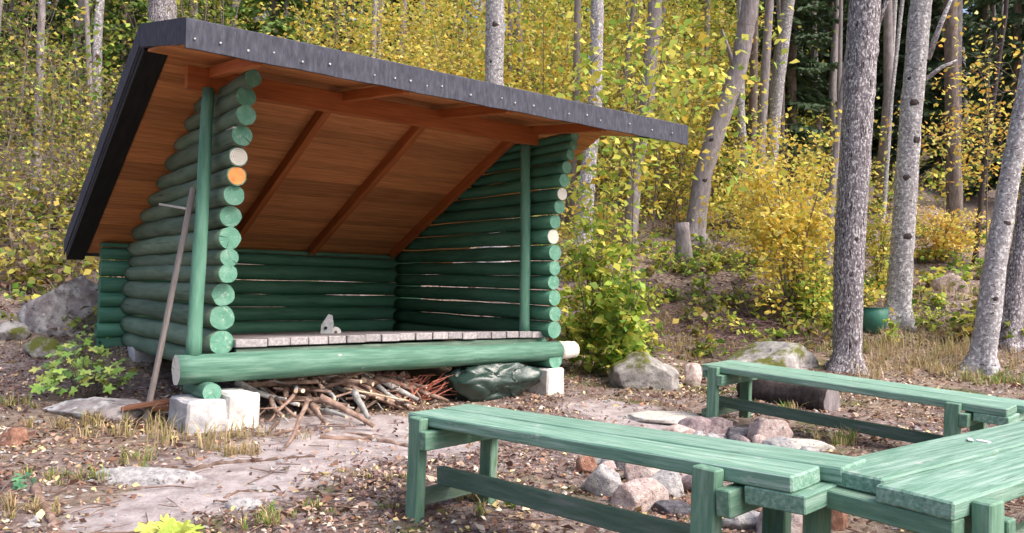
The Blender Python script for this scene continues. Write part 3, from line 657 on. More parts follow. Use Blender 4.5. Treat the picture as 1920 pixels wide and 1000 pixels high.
# leaning pole, white stick, boards
pA, tA = hit(272, 790); pTop = on_x(363, 352, -.17)
piece('leaning_pole', pA-Vector((0, 0, .03)), pTop, .06, .035, M_GRAYWOOD, None, Vector((1, 0, 0)), .006, .003, 4, 4)
tag(bpy.data.objects['leaning_pole'], 'grey weathered wooden pole leaning against the left wall of the shelter', 'pole')
pw = on_x(300, 383, -.14); pw2 = on_x(347, 391, -.115)
tag(piece('peg', pw, pw2+(pw2-pw)*.12, .02, .02, M_BARE, None, bev=.003), 'short white peg sticking out of the left log wall near the pole', 'peg')
for i, (a, b, c, d, l, mt_, lab) in enumerate([(235, 703, 318, 702, .14, M_REDBOARD, 'upper reddish brown board lying under the left shelter wall'), (182, 728, 320, 716, .05, M_REDBOARD, 'lower reddish brown board with its grey end towards the leafy plant')]):
    q0 = on_y(a, b, .45+.2*i); q1 = on_y(c, d, .25+.2*i); q0.z = gz(q0.x, q0.y)+l*.5+.02; q1.z = gz(q1.x, q1.y)+l+.02
    q2 = q0+(q1-q0)*1.5
    tag(piece('board', q0, q2, .12, .035, mt_, None, seed=i), lab, 'board')
# things on the platform: metal wedge and white roll
p = on_y(610, 628, 1.2); zfl = -.02-.06*1.2
p.z = zfl
V = [(-.05, 0, 0), (.05, 0, 0), (.075, .03, .13), (.06, .05, .22), (.02, .055, .235), (-.045, .03, .13)]
V += [(a, b+.02, c) for a, b, c in V]; k = 6
Fc = [tuple(range(k)), tuple(range(2*k-1, k-1, -1))]+[(j+k, (j+1) % k+k, (j+1) % k, j) for j in range(k)]
mm = Matrix.Rotation(-YAW*.8, 4, 'Z'); mm.translation = p
WED = tag(obj('metal_plate', mesh('metal_plate', V, Fc, M_METAL), mm), 'grey metal plate with a dark hole standing on the platform', 'metal plate')
disc('hole', mm @ Vector((.0, .006, .10)), mm.to_3x3() @ Vector((0, 1, -.2)), .016, .012, M_DARK, WED, 12)
c0 = p+Vector((.135, .05, .052)); axv = Vector((.35, 1, 0)).normalized()*.1
V, Fc, mi = tube_data([(0, 0, 0), (.004, 0, 0), (.096, 0, 0), (.1, 0, 0)], [.046, .052, .052, .046], 22, True)
ROLL_ = obj('paper_roll', mesh('paper_roll', V, Fc, [M_WHITE], True), frame(c0, c0+axv)); tag(ROLL_, 'white paper roll lying beside the metal plate on the platform', 'paper roll')
disc('roll_core', c0-axv*.02, axv, .016, .012, M_STICK, ROLL_, 12)
# log lying behind the far bench; green bucket between the trunks
q0, q1 = gpt(1395, 745), gpt(1560, 772)
lg = log('fallen_log', q0+Vector((0, 0, .10)), q1+Vector((0, 0, .10)), .12, [M_BK_DARK, M_BK_GREY], None, .135, .02, 20, 4, 14, .18)
tag(lg, 'dark barked log lying on the ground behind the far bench', 'log')
q, t = hit(1637, 622)
bm = bmesh.new(); r_ = 26*t/FPX
V, Fc, mi = tube_data([(0, 0, 0), (0, 0, r_*.9), (0, 0, r_*1.7), (0, 0, r_*1.75), (0, 0, r_*1.66), (0, 0, r_*.5)], [r_*.8, r_*.92, r_*1., r_*1.06, r_*.94, r_*.8], 20, True)
BK = obj('bucket', mesh('bucket', V, Fc, [M_TEAL], True), Matrix.Translation(q-Vector((0, 0, .02)))); tag(BK, 'teal green bucket half hidden between the two thick trunks', 'bucket')
V, Fc, mi = tube_data([(r_*math.cos(a), 0, r_*1.7-r_*.5*math.sin(a)) for a in np.linspace(0, math.pi, 9)], r_*.035, 6, True)
obj('handle', mesh('handle', V, Fc, [M_TEAL], True), Matrix.Translation(q-Vector((0, 0, .02))), BK)

# ------------------------------------------------------------------ leaves
YEL = [(.80, .58, .10), (.86, .67, .15), (.70, .59, .14), (.56, .53, .13), (.74, .49, .09), (.86, .74, .28)]
YG = [(.50, .58, .11), (.37, .51, .09), (.64, .63, .12), (.72, .66, .15), (.29, .44, .08)]
GR = [(.10, .21, .03), (.16, .29, .04), (.24, .36, .06), (.38, .42, .08)]
ORG = [(.62, .36, .08), (.52, .29, .07), (.68, .48, .10), (.58, .42, .11)]
TANL = [(.36, .27, .17), (.26, .18, .12), (.2, .12, .1)]
MIXL = [(.42, .33, .08), (.27, .25, .07), (.18, .22, .05), (.52, .41, .10), (.18, .14, .085), (.14, .17, .04)]
def leaves(name, C_, size, cols, mat_, up=.5, aspect=.72, rg=rng):
    n = len(C_)
    nr = rg.normal(size=(n, 3)); nr[:, 2] = np.abs(nr[:, 2])+up; nr /= np.linalg.norm(nr, axis=1)[:, None]
    t = np.cross(nr, rg.normal(size=(n, 3))); t /= np.linalg.norm(t, axis=1)[:, None]+1e-9
    b = np.cross(nr, t); s_ = size[:, None]/2
    droop = nr*s_*.25
    V = np.stack([C_+t*s_-droop, C_+b*s_*aspect+t*s_*.12+droop*.3, C_-t*s_-droop*.4, C_-b*s_*aspect+t*s_*.12+droop*.3], 1).reshape(-1, 3)
    return quads_mesh(name, V, np.arange(4*n).reshape(n, 4), mat_, False, cols)
def pick(pal, n, rg, var=.18):
    c = np.array(pal)[rg.integers(0, len(pal), n)]; return np.clip(c*(1+rg.normal(size=(n, 1))*var), .005, .9)
def shrub_pts(h, wd, n, rg, stems=7, low=.15, cl=.12, single=False):
    """leaf centres clustered along branching stems, plus stem polylines; local coordinates, base at origin"""
    L, P = [], []
    per = max(1, n//(stems*7))
    for s_ in range(stems):
        a = rg.uniform(0, 6.28); rr = wd/2*math.sqrt(rg.random())*.95; hh = h*rg.uniform(.55, 1.)
        tip = np.array([rr*math.cos(a), rr*math.sin(a), hh]); mid = np.array([tip[0]*.35+rg.normal()*wd*.03, tip[1]*.35+rg.normal()*wd*.03, hh*.55])
        if single:
            k0 = h*max(.1, low-.18)*rg.uniform(.9, 1.3); rt_ = np.array([0, 0, min(k0, hh*.9)]); mid = rt_+(tip-rt_)*.5+np.array([0, 0, .06*h])
            if s_ == 0: P.append([np.array([0, 0, -.05]), np.array([rg.normal()*.03*h, rg.normal()*.03*h, h*.45])*0+np.array([0, 0, h*.45]), np.array([0, 0, h*.93])])
            P.append([rt_, mid, tip])
        else: P.append([np.array([rg.normal()*.04, rg.normal()*.04, -.05]), mid, tip])
        for k in range(7):
            t = rg.uniform(low, 1.); q = mid*(t/.55) if t < .55 else mid+(tip-mid)*((t-.55)/.45)
            if t < .55: q = np.array([mid[0]*t/.55, mid[1]*t/.55, hh*t])
            if single: u_ = rg.random(); q = (rt_+(mid-rt_)*u_*2) if u_ < .5 else (mid+(tip-mid)*(u_*2-1))
            off = rg.normal(size=3)*np.array([wd*.17, wd*.17, h*.05]); q2 = q+off
            P.append([q, q+off*.5+np.array([0, 0, .03*h]), q2])
            c = q2+rg.normal(size=(per, 3))*np.array([cl*wd, cl*wd, cl*h*.45]); L.append(c)
    L = np.concatenate(L); L = L[L[:, 2] > .05]; return L, P
def stems_data(P, r):
    V, Fc, o_ = [], [], 0
    for i, p in enumerate(P):
        rr = r if np.linalg.norm(p[0][:2]) < .3 and p[0][2] < 0 else r*.4
        v, f, _ = tube_data(p, [rr, rr*.75, rr*.35], 5, False); V.append(v); Fc += [tuple(k+o_ for k in q) for q in f]; o_ += len(v)
    return np.concatenate(V), Fc
def base_at(px, d):
    x, y = inv_sd((px-960)/FPX*d, d); return Vector((float(x), float(y), gz(x, y)))
def shrub_px(name, px, py_top, d, wpx, n, pal, label, size=(.05, .10), seed=0, low=.15, cl=.12, stems=7, cat='shrub', group=None, r=.012, matl=None, lo_d=None):
    rg = np.random.default_rng(seed); b = base_at(px, d); top = at_depth(px, py_top, d)
    h = max(.4, top.z-b.z); wd = wpx*d/FPX
    L, P = shrub_pts(h, wd, n, rg, stems, low, cl, 'sapling' in name)
    E_ = empty(name, b, label, cat, group); mw = Matrix.Translation(b)
    sz = rg.uniform(*size, len(L)); obj('foliage', leaves('foliage', L, sz, pick(pal, len(L), rg), matl or M_LEAF, rg=rg), mw, E_)
    V, Fc = stems_data(P, r); obj('stems', mesh('stems', V, Fc, M_TWIG, True), mw, E_)
    return E_
SHR = [
 ('maple_shrub', 1120, 400, 9.6, 150, 1500, YG+GR[2:], 'yellow-green broad-leaved shrub growing against the right side of the shelter', (.07, .14), .08, 7),
 ('maple_shrub', 1165, 470, 9.2, 130, 900, GR+YG, 'low green shrub with wide leaves between shelter and mossy boulder', (.07, .14), .08, 6),
 ('maple_sapling', 1130, 260, 10.8, 170, 650, YG+YEL[:2], 'tall loose sapling reaching the roof end right of the shelter', (.07, .13), .3, 6),
 ('yellow_bush', 1485, 180, 12.4, 210, 4200, YEL+YEL[:2]+YG[2:4], 'dense bright yellow bush left of the thickest trunk', (.06, .12), .12, 9),
 ('yellow_bush', 1425, 270, 15.5, 150, 1500, YEL+YG[2:4], 'yellow bush behind the leaning trunk and the snag', (.05, .10), .15, 8),
 ('green_bush', 1525, 455, 12.2, 110, 1100, GR+YG, 'low green and yellow bush at the foot of the bright yellow bush', (.05, .09), .05, 7),
 ('yellow_bush', 1765, 375, 15.5, 140, 1700, ORG+YEL, 'orange-yellow bush on the slope right of the pale birch', (.05, .10), .1, 8),
 ('yellow_bush', 1650, 360, 13.8, 90, 900, YEL+YG, 'thin yellow bush seen between the two thickest trunks', (.05, .1), .1, 6),
 ('orange_sapling', 1850, 60, 13.0, 240, 1000, ORG+YEL+YG[2:4], 'orange-yellow sapling spreading at the upper right corner', (.06, .11), .72, 7),
 ('maple_sapling', 1185, -60, 10.0, 350, 1150, YG+YG+YEL[:2], 'slender maple with large green-yellow leaves above the roof end', (.08, .15), .66, 8),
 ('yellow_sapling', 700, -40, 14.5, 330, 3300, YEL+YEL+YG[2:4], 'tall deep yellow maple behind the left half of the roof', (.06, .11), .35, 10),
 ('yellow_sapling', 840, -20, 18.0, 230, 1500, YEL+YG[2:4], 'yellow maple just left of the white trunk above the roof', (.06, .11), .4, 9),
 ('yellow_sapling', 1045, 20, 19.0, 220, 1400, YEL+YEL+YG, 'yellow maple between two trunks above the middle of the roof', (.06, .11), .4, 9),
 ('yellow_sapling', 90, 60, 11.5, 300, 1500, MIXL+MIXL+YEL[2:4]+GR[2:], 'thinly leaved yellow sapling at the left above the big boulder', (.05, .09), .35, 8),
 ('yellow_sapling', 190, 150, 12.5, 160, 700, MIXL+YEL[2:4], 'sparse brownish yellow sapling beside the roof verge', (.05, .09), .3, 7),
 ('green_bush', 1745, 590, 11.9, 90, 260, YG, 'small green weed in the dry grass right of the birch foot', (.04, .07), .1, 5),
 ('yellow_bush', 1235, 330, 19, 190, 1500, YG+YEL+MIXL, 'loose yellow-green bush in front of the snag and leaning trunk', (.05, .10), .2, 8),
]
for i, (nm, px, pt, d, wp, n, pal, lab, sz, low, st) in enumerate(SHR):
    shrub_px(nm, px, pt, d, wp, n, pal, lab, sz, 900+i, low, .085, int(st*1.4), 'sapling' if 'sapling' in nm else 'shrub')

# broad-leaved ground plants with real leaf shapes
def lobed_leaf(n=5):
    pts = []
    for k in range(24):
        a = k/24*2*math.pi; r = .5*(.72+.28*math.cos(n*a))*(1 if k else 1.1); pts.append((r*math.cos(a), r*math.sin(a)*.92, .06*math.cos(2*a)-.05*r))
    return pts
def plant(px, py, wpx, hpx, n, pal, label, size, seed):
    rg = np.random.default_rng(seed); p, t = hit(px, py); wd, hh = wpx*t/FPX, hpx*t/FPX
    E_ = empty('leafy_plant', p, label, 'plant'); lp = lobed_leaf(); me = {}
    for k in range(6):
        mt_ = pm('plant_leaf_%d' % (hash(pal[k % len(pal)]) % 9999), [(.3, tuple(c*.8 for c in pal[k % len(pal)])), (.7, pal[k % len(pal)])], (1, 1, 1), 5, rough=.55, bump=.2, objrand=.15)
        me[k] = mesh('leaf', [(0, 0, 0)]+lp, [(0, j+1, (j+1) % 24+1) for j in range(24)], mt_, True)
    for i in range(n):
        a = rg.uniform(0, 6.28); rr = math.sqrt(rg.random())*wd/2
        q = p+Vector((rr*math.cos(a), rr*math.sin(a), 0)); q.z = gz(q.x, q.y)+hh*rg.uniform(.25, 1.)*(1-.5*(rr/(wd/2))**2)
        s_ = rg.uniform(*size); mm = (Matrix.Rotation(-YAW+rg.normal()*1.0, 4, 'Z') @ Matrix.Rotation(rg.normal(.75, .4), 4, 'X') @ Matrix.Diagonal((s_, s_, s_, 1))); mm.translation = q
        obj('leaf', me[i % 6], mm, E_)
        if i % 2 == 0:
            b = p+Vector((rg.normal()*.05, rg.normal()*.05, -.02)); V, Fc, _ = tube_data([b, (b+q)/2+Vector((0, 0, .04)), q], [.004, .003, .002], 5, False)
            obj('stem', mesh('stem', V, Fc, M_TWIG), None, E_)
GPL = [(.24, .42, .08), (.34, .52, .11), (.44, .56, .13), (.56, .60, .17), (.18, .34, .08), (.40, .54, .15)]
plant(160, 745, 165, 110, 130, GPL, 'light green leafy plant by the left corner of the shelter', (.07, .13), 1)
plant(315, 1012, 100, 34, 14, [(.50, .58, .10), (.42, .54, .09), (.55, .58, .14)], 'yellow-green broad leaves at the bottom edge of the picture', (.07, .12), 2)
plant(40, 915, 44, 26, 8, [(.07, .20, .10), (.1, .25, .12)], 'dark green small plant near the lower left corner', (.05, .07), 3)
plant(175, 650, 60, 45, 22, GPL, 'small yellow-green plant below the back wall log ends', (.05, .09), 4)

# ------------------------------------------------------------------ trees
def trunk_mesh(P, Rr, mat_, seed, n=22, rough=.10):
    P = [Vector(p) for p in P]; out, rad = [], []
    for (a, b, ra, rb) in zip(P[:-1], P[1:], Rr[:-1], Rr[1:]):
        k = max(2, int((b-a).length/.16))
        for j in range(k): t = j/k; out.append(a.lerp(b, t)); rad.append(ra+(rb-ra)*t)
    out.append(P[-1]); rad.append(Rr[-1])
    V, Fc, mi = tube_data(out, rad, n, True, rough, seed, 6)
    Cn = np.repeat(np.array([tuple(q) for q in out]), n, 0); hz = Cn[:, 2]; an = np.arctan2(V[:, 1]-Cn[:, 1], V[:, 0]-Cn[:, 0])
    lob = np.exp(-np.clip(hz+.1, 0, 9)/(Rr[0]*1.1))*(.12+.30*np.cos(an*4+seed)+.15*np.cos(an*3+seed*2))
    V = Cn+(V-Cn)*(1+np.clip(lob, -.1, .7))[:, None]
    return mesh('trunk', V, Fc, [mat_], True, [0]*len(Fc))
crownC = []
for k in range(3):
    rg = np.random.default_rng(60+k); L, P = shrub_pts(4.5, 3.0, 800, rg, 10, .15, .16)
    crownC.append((leaves('crown', L, rg.uniform(.06, .11, len(L)), pick([YEL+YG, YG+GR, YEL][k], len(L), rg), M_LEAF, rg=rg), P))
def tree(label, pts, wpx, mat_, seed, name='tree', top=11., crown=0, branches=(), knots=(), flare=1.45):
    """pts: image polyline from the foot upwards, at the depth where the foot meets the ground"""
    p, t = hit(*pts[0]); d = (p-CAM).dot(FW); P = [p-Vector((0, 0, .12)), p+Vector((0, 0, .03))]
    ca = math.cos(math.atan((pts[0][0]-960)/FPX)); wpx = [q*ca*.97 for q in wpx]
    r0 = wpx[0]/2*d/FPX; Rr = [r0*flare*1.15, r0*flare]
    for (q, w_) in zip(pts[1:], wpx[1:]):
        P.append(at_depth(q[0], q[1], d)); Rr.append(w_/2*d/FPX)
        if len(P) == 3: P.insert(2, P[1].lerp(P[2], .14)); Rr.insert(2, r0*1.05)
    if top:
        dv = (P[-1]-P[-2]).normalized(); dv = (dv+Vector((0, 0, .6))).normalized()
        ex = max(.5, top-P[-1].z); P.append(P[-1]+dv*ex*.55); Rr.append(Rr[-1]*.72); P.append(P[-1]+(dv+Vector((0, 0, .3))).normalized()*ex*.5); Rr.append(Rr[-1]*.4)
    E_ = empty(name, p, label, 'tree')
    obj('trunk', trunk_mesh([q-p for q in P], Rr, mat_, seed), Matrix.Translation(p), E_)
    for (a, b, w_) in branches:
        A, B = at_depth(*a, d)-p, at_depth(*b, d)-p+Vector(_f0)*-.15
        V, Fc, mi = tube_data([A, A.lerp(B, .5)+Vector((0, 0, .04)), B], [w_*d/FPX/2, w_*d/FPX*.4, w_*d/FPX*.2], 7, True, .1, seed)
        obj('limb', mesh('limb', V, Fc, [mat_], True, [0]*len(Fc)), Matrix.Translation(p), E_)
    for (kx, ky, kr) in knots:
        kc = at_depth(kx, ky, d)-p; kd = kr*.75*d/FPX; near_ = min(range(len(P)-1), key=lambda q: abs((P[q].z+P[q+1].z)/2-p.z-kc.z)); ax_ = P[near_]-p+(P[near_+1]-P[near_])*((kc.z-P[near_].z+p.z)/max(.01, P[near_+1].z-P[near_].z)); rr_ = Rr[near_]+(Rr[near_+1]-Rr[near_])*((kc.z-P[near_].z+p.z)/max(.01, P[near_+1].z-P[near_].z))
        off_ = (kc-ax_).dot(RT); dir_ = (Vector(_r0)*max(-.95, min(.95, off_/rr_))-Vector(_f0)*math.sqrt(1-min(.9, (off_/rr_)**2))).normalized()
        c_ = ax_+dir_*rr_*.93; V, Fc, mi = tube_data([c_-dir_*.03, c_, c_+dir_*kd*.25, c_+dir_*kd*.4], [kd*1.3, kd*1.15, kd*.7, kd*.2], 10, True, .3, kx, 30)
        obj('knot', mesh('knot', V, Fc, [M_BK_DARK], True, [0]*len(Fc)), Matrix.Translation(p), E_)
    if top:
        me, PP = crownC[crown % 3]; z0 = P[-1]-Vector((0, 0, 3.2)); mm = Matrix.Rotation(seed*1.3, 4, 'Z'); mm.translation = z0
        obj('crown', me, mm, E_)
        V, Fc = stems_data(PP, .03); obj('limb', mesh('limb', V, Fc, M_TWIG, True), mm, E_)
    return E_
TR = [
 ('thick fissured grey aspen trunk right behind the far bench', [(1588, 697), (1592, 480), (1606, 250), (1622, 0), (1628, -120)], [54, 60, 62, 62, 60], M_BK_ASPEN, 1, 0, [((1640, 60), (1668, -20), 12)]),
 ('pale birch trunk with dark knots right of the thick aspen', [(1683, 606), (1694, 420), (1706, 240), (1727, 0), (1735, -100)], [48, 46, 44, 42, 40], M_BK_BIRCH, 2, 1, [((1735, 150), (1785, 118), 9), ((1740, 110), (1780, -10), 12)]),
 ('grey trunk leaning right at the right edge, nearer of two', [(1842, 694), (1862, 520), (1890, 350), (1925, 170), (1960, -20)], [50, 46, 42, 40, 38], M_BK_BIRCH, 3, 2, []),
 ('grey trunk leaning right at the right edge, farther of two', [(1888, 648), (1905, 520), (1930, 380), (1965, 150)], [46, 42, 40, 36], M_BK_ASPEN, 4, 0, []),
 ('smooth grey trunk that leans right then bends upright above the slope', [(1300, 455), (1318, 330), (1345, 240), (1385, 130), (1408, 0), (1415, -80)], [36, 36, 36, 34, 33, 32], M_BK_GREY, 5, 1, [((1380, 140), (1350, 60), 10)]),
 ('white and dark patched trunk rising behind the middle of the roof', [(924, 495), (926, 160), (929, 0), (931, -100)], [42, 36, 36, 34], M_BK_BIRCH, 7, 0, []),
 ('light trunk crossing behind the right roof end', [(1092, 478), (1102, 330), (1116, 200), (1120, 0)], [32, 30, 26, 24], M_BK_BIRCH, 8, 1, []),
 ('grey trunk behind the right roof end, dark below and white above', [(1181, 462), (1190, 330), (1212, 200), (1226, 40), (1232, -60)], [26, 26, 28, 28, 26], M_BK_GREY, 9, 2, []),
 ('thin grey trunk left of a forked pale one, above the yellow bush', [(1420, 440), (1428, 250), (1438, 80), (1446, -40)], [20, 18, 17, 16], M_BK_GREY, 10, 0, []),
 ('pale trunk leaning right among dark conifers above the yellow bush', [(1440, 400), (1455, 200), (1472, 60), (1486, -40)], [24, 22, 22, 20], M_BK_BIRCH, 11, 1, []),
 ('slender pale stem leaning right beside the thick aspen', [(1548, 520), (1560, 360), (1575, 210), (1592, 90), (1600, -40)], [15, 14, 14, 13, 12], M_BK_GREY, 12, 2, []),
 ('thin dark stem right of the orange-yellow bush', [(1828, 500), (1840, 370), (1862, 190), (1885, 30), (1890, -40)], [11, 11, 10, 9, 9], M_BK_DARK, 13, 0, []),
 ('brown pine trunk standing behind the orange-yellow bush', [(1790, 430), (1788, 300), (1784, 150), (1782, -40)], [32, 30, 28, 27], M_BK_PINE, 14, 1, []),
 ('very thin pale stem between the two thickest trunks', [(1655, 430), (1672, 180), (1690, 20), (1698, -50)], [9, 8, 8, 7], M_BK_BIRCH, 15, 2, []),
 ('wide grey trunk rising behind the left roof corner', [(300, 330), (303, 120), (305, 30), (307, -70)], [60, 56, 55, 54], M_BK_ASPEN, 16, 0, []),
 ('light trunk deep in the yellow leaves above the middle roof', [(985, 330), (992, 100), (1000, -30)], [22, 20, 18], M_BK_GREY, 18, 1, []),
 ('short dark trunk foot behind the yellow bush', [(1405, 435), (1408, 360), (1412, 200), (1415, 40)], [22, 20, 17, 14], M_BK_PINE, 20, 2, []),
 ('thin grey trunk at the far left among sparse yellow leaves', [(68, 380), (72, 200), (78, 30), (80, -40)], [18, 16, 15, 14], M_BK_GREY, 21, 0, []),
 ('thin trunk left of the roof verge behind brown twigs', [(175, 330), (168, 150), (160, -30)], [12, 11, 10], M_BK_GREY, 22, 1, []),
]
KN = {1: [(1600, 300, 9), (1592, 450, 8)], 2: [(1712, 265, 9), (1706, 196, 9), (1690, 335, 8), (1718, 60, 7), (1692, 445, 9), (1698, 150, 6)], 3: [(1878, 420, 7), (1856, 560, 8)], 7: [(930, 52, 8), (922, 120, 6)], 5: [(1318, 340, 6), (1330, 265, 6)], 8: [(1108, 270, 5)]}
for (lab, pts, wp, mt_, sd_, cr, br) in TR: tree(lab, pts, wp, mt_, sd_, 'tree', 11.5+sd_ % 4, cr, br, KN.get(sd_, ()))
sn = tree('broken grey snag standing beside the leaning trunk on the slope', [(1284, 500), (1281, 450), (1279, 418)], [34, 30, 28], M_BK_GREY, 6, 'snag', 0, flare=.9); sn['category'] = 'snag'

# spruces on the upper slope
def spruce_mesh(seed, H=11., R0=1.9, nb=120, base=(.06, .10, .05)):  # default needle green is lightened to stand in for distance haze
    rg = np.random.default_rng(seed); L, U_ = [], []
    C_, S_ = [], []
    Vq, cols = [], []
    for k in range(nb):
        t = (k+rg.random())/nb; z = .8+t*(H-1.0); R_ = R0*(1-t)**.8+.12; a = rg.uniform(0, 6.28)
        o = np.array([0, 0, z]); dv = np.array([math.cos(a), math.sin(a), -.25-.2*(1-t)])
        m_ = max(4, int(26*R_/R0*1.3))
        for j in range(m_):
            u = (j+.6)/m_; q = o+dv*R_*u+np.array([0, 0, .12*R_*u*u])
            for sgn in (-1, 1):
                side = np.array([-math.sin(a)*sgn, math.cos(a)*sgn, -.35+rg.normal()*.25])+dv*.6+rg.normal(size=3)*.2
                side /= np.linalg.norm(side); ln = (.34*(1-u)+.13)*rg.uniform(.7, 1.2); wd = .055
                nn = np.cross(side, rg.normal(size=3)); nn /= np.linalg.norm(nn)
                Vq += [q, q+side*ln*.5+nn*wd, q+side*ln, q+side*ln*.5-nn*wd]; g = rg.uniform(.7, 1.5)
                cols.append(tuple(c*g for c in base))
    Vq = np.array(Vq); return quads_mesh('crown', Vq, np.arange(len(Vq)).reshape(-1, 4), M_NEEDLE, False, np.array(cols))
SPR = [spruce_mesh(k) for k in range(3)]+[spruce_mesh(k+5, base=(.12, .20, .05)) for k in range(2)]
V, Fc, mi = tube_data([(0, 0, -.2), (0, 0, 5), (0, 0, 10.9)], [.16, .1, .02], 10, True); SPT = mesh('trunk', V, Fc, [M_BK_PINE], True, [0]*len(Fc))
for i, (px, d, sc, lab) in enumerate([
 (1480, 22, 1.05, 'dark spruce between the leaning trunk and the thick aspen'), (1550, 26, 1.2, 'dark spruce close to the left of the thick aspen, farther up'),
 (1400, 29, 1.2, 'spruce far up the slope behind the leaning trunk'), (1660, 24, 1.15, 'dark spruce seen between the two thickest trunks'),
 (1760, 23, 1.1, 'dark spruce right of the pale birch'), (1845, 27, 1.2, 'dark spruce behind the orange-yellow sapling'),
 (1905, 21, .95, 'dark spruce at the right picture edge'), (1320, 33, 1.3, 'spruce far up behind the slender maple'),
 (500, 20, .95, 'green spruce rising behind the left part of the roof'), (600, 24, 1.1, 'spruce behind the deep yellow maple'),
 (230, 21, 1.0, 'green spruce at the upper left beside the roof corner'), (130, 26, 1.15, 'spruce at the upper left behind thin saplings'),
 (20, 23, 1.05, 'spruce in the upper left corner'), (390, 27, 1.2, 'spruce far behind the left roof corner'),
 (1200, 36, 1.3, 'spruce far up behind the right roof end'), (1600, 33, 1.4, 'tall spruce far behind the thick aspen'), (1720, 34, 1.4, 'tall spruce far behind the pale birch')]):
    b = base_at(px, d); E_ = empty('spruce', b, lab, 'spruce'); mm = Matrix.Translation(b) @ Matrix.Rotation(i*2.1, 4, 'Z') @ Matrix.Diagonal((sc, sc, sc, 1))
    obj('trunk', SPT, mm, E_); obj('crown', SPR[3+i % 2] if px < 700 and i % 3 else SPR[i % 3], mm, E_)
rg = np.random.default_rng(17)
for i in range(30):
    b = base_at(-120+i*72+rg.normal()*25, rg.uniform(37, 47)); E_ = empty('spruce', b, 'tall spruce on the crest closing the background of the wood', 'spruce', 'spruces along the crest')
    sc = rg.uniform(1.4, 1.8); mm = Matrix.Translation(b) @ Matrix.Rotation(i*1.7, 4, 'Z') @ Matrix.Diagonal((sc*1.2, sc*1.2, sc, 1)); obj('trunk', SPT, mm, E_); obj('crown', SPR[i % 5], mm, E_)
rg = np.random.default_rng(91)
pole_protos = []
for k in range(3):
    V, Fc, mi = tube_data([(0, 0, -.2), (.05*k, .05, 3), (.1, -.1*k, 7), (.3*k, .1, 12)], [.10, .085, .065, .03], 10, True, .1, k, 5); pole_protos.append(mesh('trunk', V, Fc, [[M_BK_GREY, M_BK_BIRCH, M_BK_GREY][k]], True, [0]*len(Fc)))
for i in range(60):
    d = rg.uniform(17, 32); px = rg.uniform(-60, 1980); b = base_at(px, d)
    E_ = empty('tree', b, 'slim %s trunk deep in the wood, %s' % (['grey', 'whitish', 'crooked grey'][i % 3], 'left of the roof' if px < 270 else 'above the left roof half' if px < 700 else 'above the middle of the roof' if px < 1000 else 'behind the right roof end' if px < 1290 else 'left of the thick aspen' if px < 1580 else 'right of the pale birch'), 'tree', 'slim trunks deep in the wood')
    sc = rg.uniform(.6, 1.5); mm = Matrix.Translation(b) @ Matrix.Rotation(rg.normal()*.05, 4, 'X') @ Matrix.Rotation(rg.uniform(0, 6), 4, 'Z') @ Matrix.Diagonal((sc, sc, 1, 1))
    obj('trunk', pole_protos[i % 3], mm, E_)
    m2 = mm.copy(); m2.translation = b+Vector((0, 0, 8.6))
    obj('crown', crownC[i % 3][0], m2, E_)

# ------------------------------------------------------------------ undergrowth, litter, grass (stuff)
LC, LS, LCOL, SV, SF = [], [], [], [], []; so_ = 0
def add_under(px, d, h, wd, n, pal, rg, low=.1, stems=5):
    global so_
    b = base_at(px, d); L, P = shrub_pts(h, wd, n, rg, stems, low, .075)
    LC.append(L+np.array(b)); LS.append(rg.uniform(.065, .145, len(L))*(1+max(0, d-16)*.03)); LCOL.append(pick(pal, len(L), rg))
    v, f = stems_data(P[:stems*4], .012); SV.append(v+np.array(b)); SF.extend(tuple(k+so_ for k in q) for q in f); so_ += len(v)
for i in range(190):
    px = rg.uniform(-80, 2000); d = rg.uniform(16.5, 34)
    if px < 320: pal = MIXL+MIXL+GR+TANL; n = 300; d -= 3
    elif px < 1320: pal = YEL+YEL+YG+GR[2:]; n = 620
    elif px < 1560: pal = YEL+YG+GR[2:]; n = 420
    else: pal = YEL+YG+GR+MIXL; n = 330
    if 1220 < px < 1400: d = max(d, 19)
    add_under(px, d, rg.uniform(1.2, 4.6) if px < 1400 else rg.uniform(.8, 3.0), rg.uniform(1.4, 3.0), int(n), pal, rg)
for i in range(26):       # low brown and yellow scrub on the left slope
    add_under(rg.uniform(-60, 260), rg.uniform(9.6, 14), rg.uniform(.5, 1.6), rg.uniform(.7, 1.5), 130, MIXL+TANL+YEL[2:4]+GR[2:], rg, .1, 6)
for i in range(30):       # higher yellow crowns over the roof line
    px = rg.uniform(560, 1320); d = rg.uniform(16, 27); add_under(px, d, rg.uniform(4.5, 8.0), rg.uniform(2.2, 3.6), 1000, YEL+YEL+YG, rg, .35, 8)
for i in range(16):
    px = rg.uniform(-60, 420); d = rg.uniform(14, 26); add_under(px, d, rg.uniform(3.5, 7.0), rg.uniform(2., 3.2), 520, MIXL+YG+GR, rg, .3, 7)
for i in range(230):       # low plants, seedlings and moss-green tufts all over the slope
    add_under(rg.uniform(1060, 1960), rg.uniform(10.6, 18), rg.uniform(.12, .5), rg.uniform(.25, .9), 60, [GR+YG, MIXL+TANL, GR+MIXL, YG+YEL[2:4]][i % 4], rg, .05, 4)
for i in range(60):
    add_under(rg.uniform(-40, 240), rg.uniform(8.6, 13), rg.uniform(.12, .45), rg.uniform(.25, .8), 50, [GR+YG, MIXL+TANL, GR+MIXL][i % 3], rg, .05, 4)
for i in range(26):       # high leaves closing the gaps above the roof
    add_under(rg.uniform(860, 1420), rg.uniform(20, 30), rg.uniform(7, 11), rg.uniform(2.4, 4.), 800, YEL+YG+YG, rg, .5, 8)
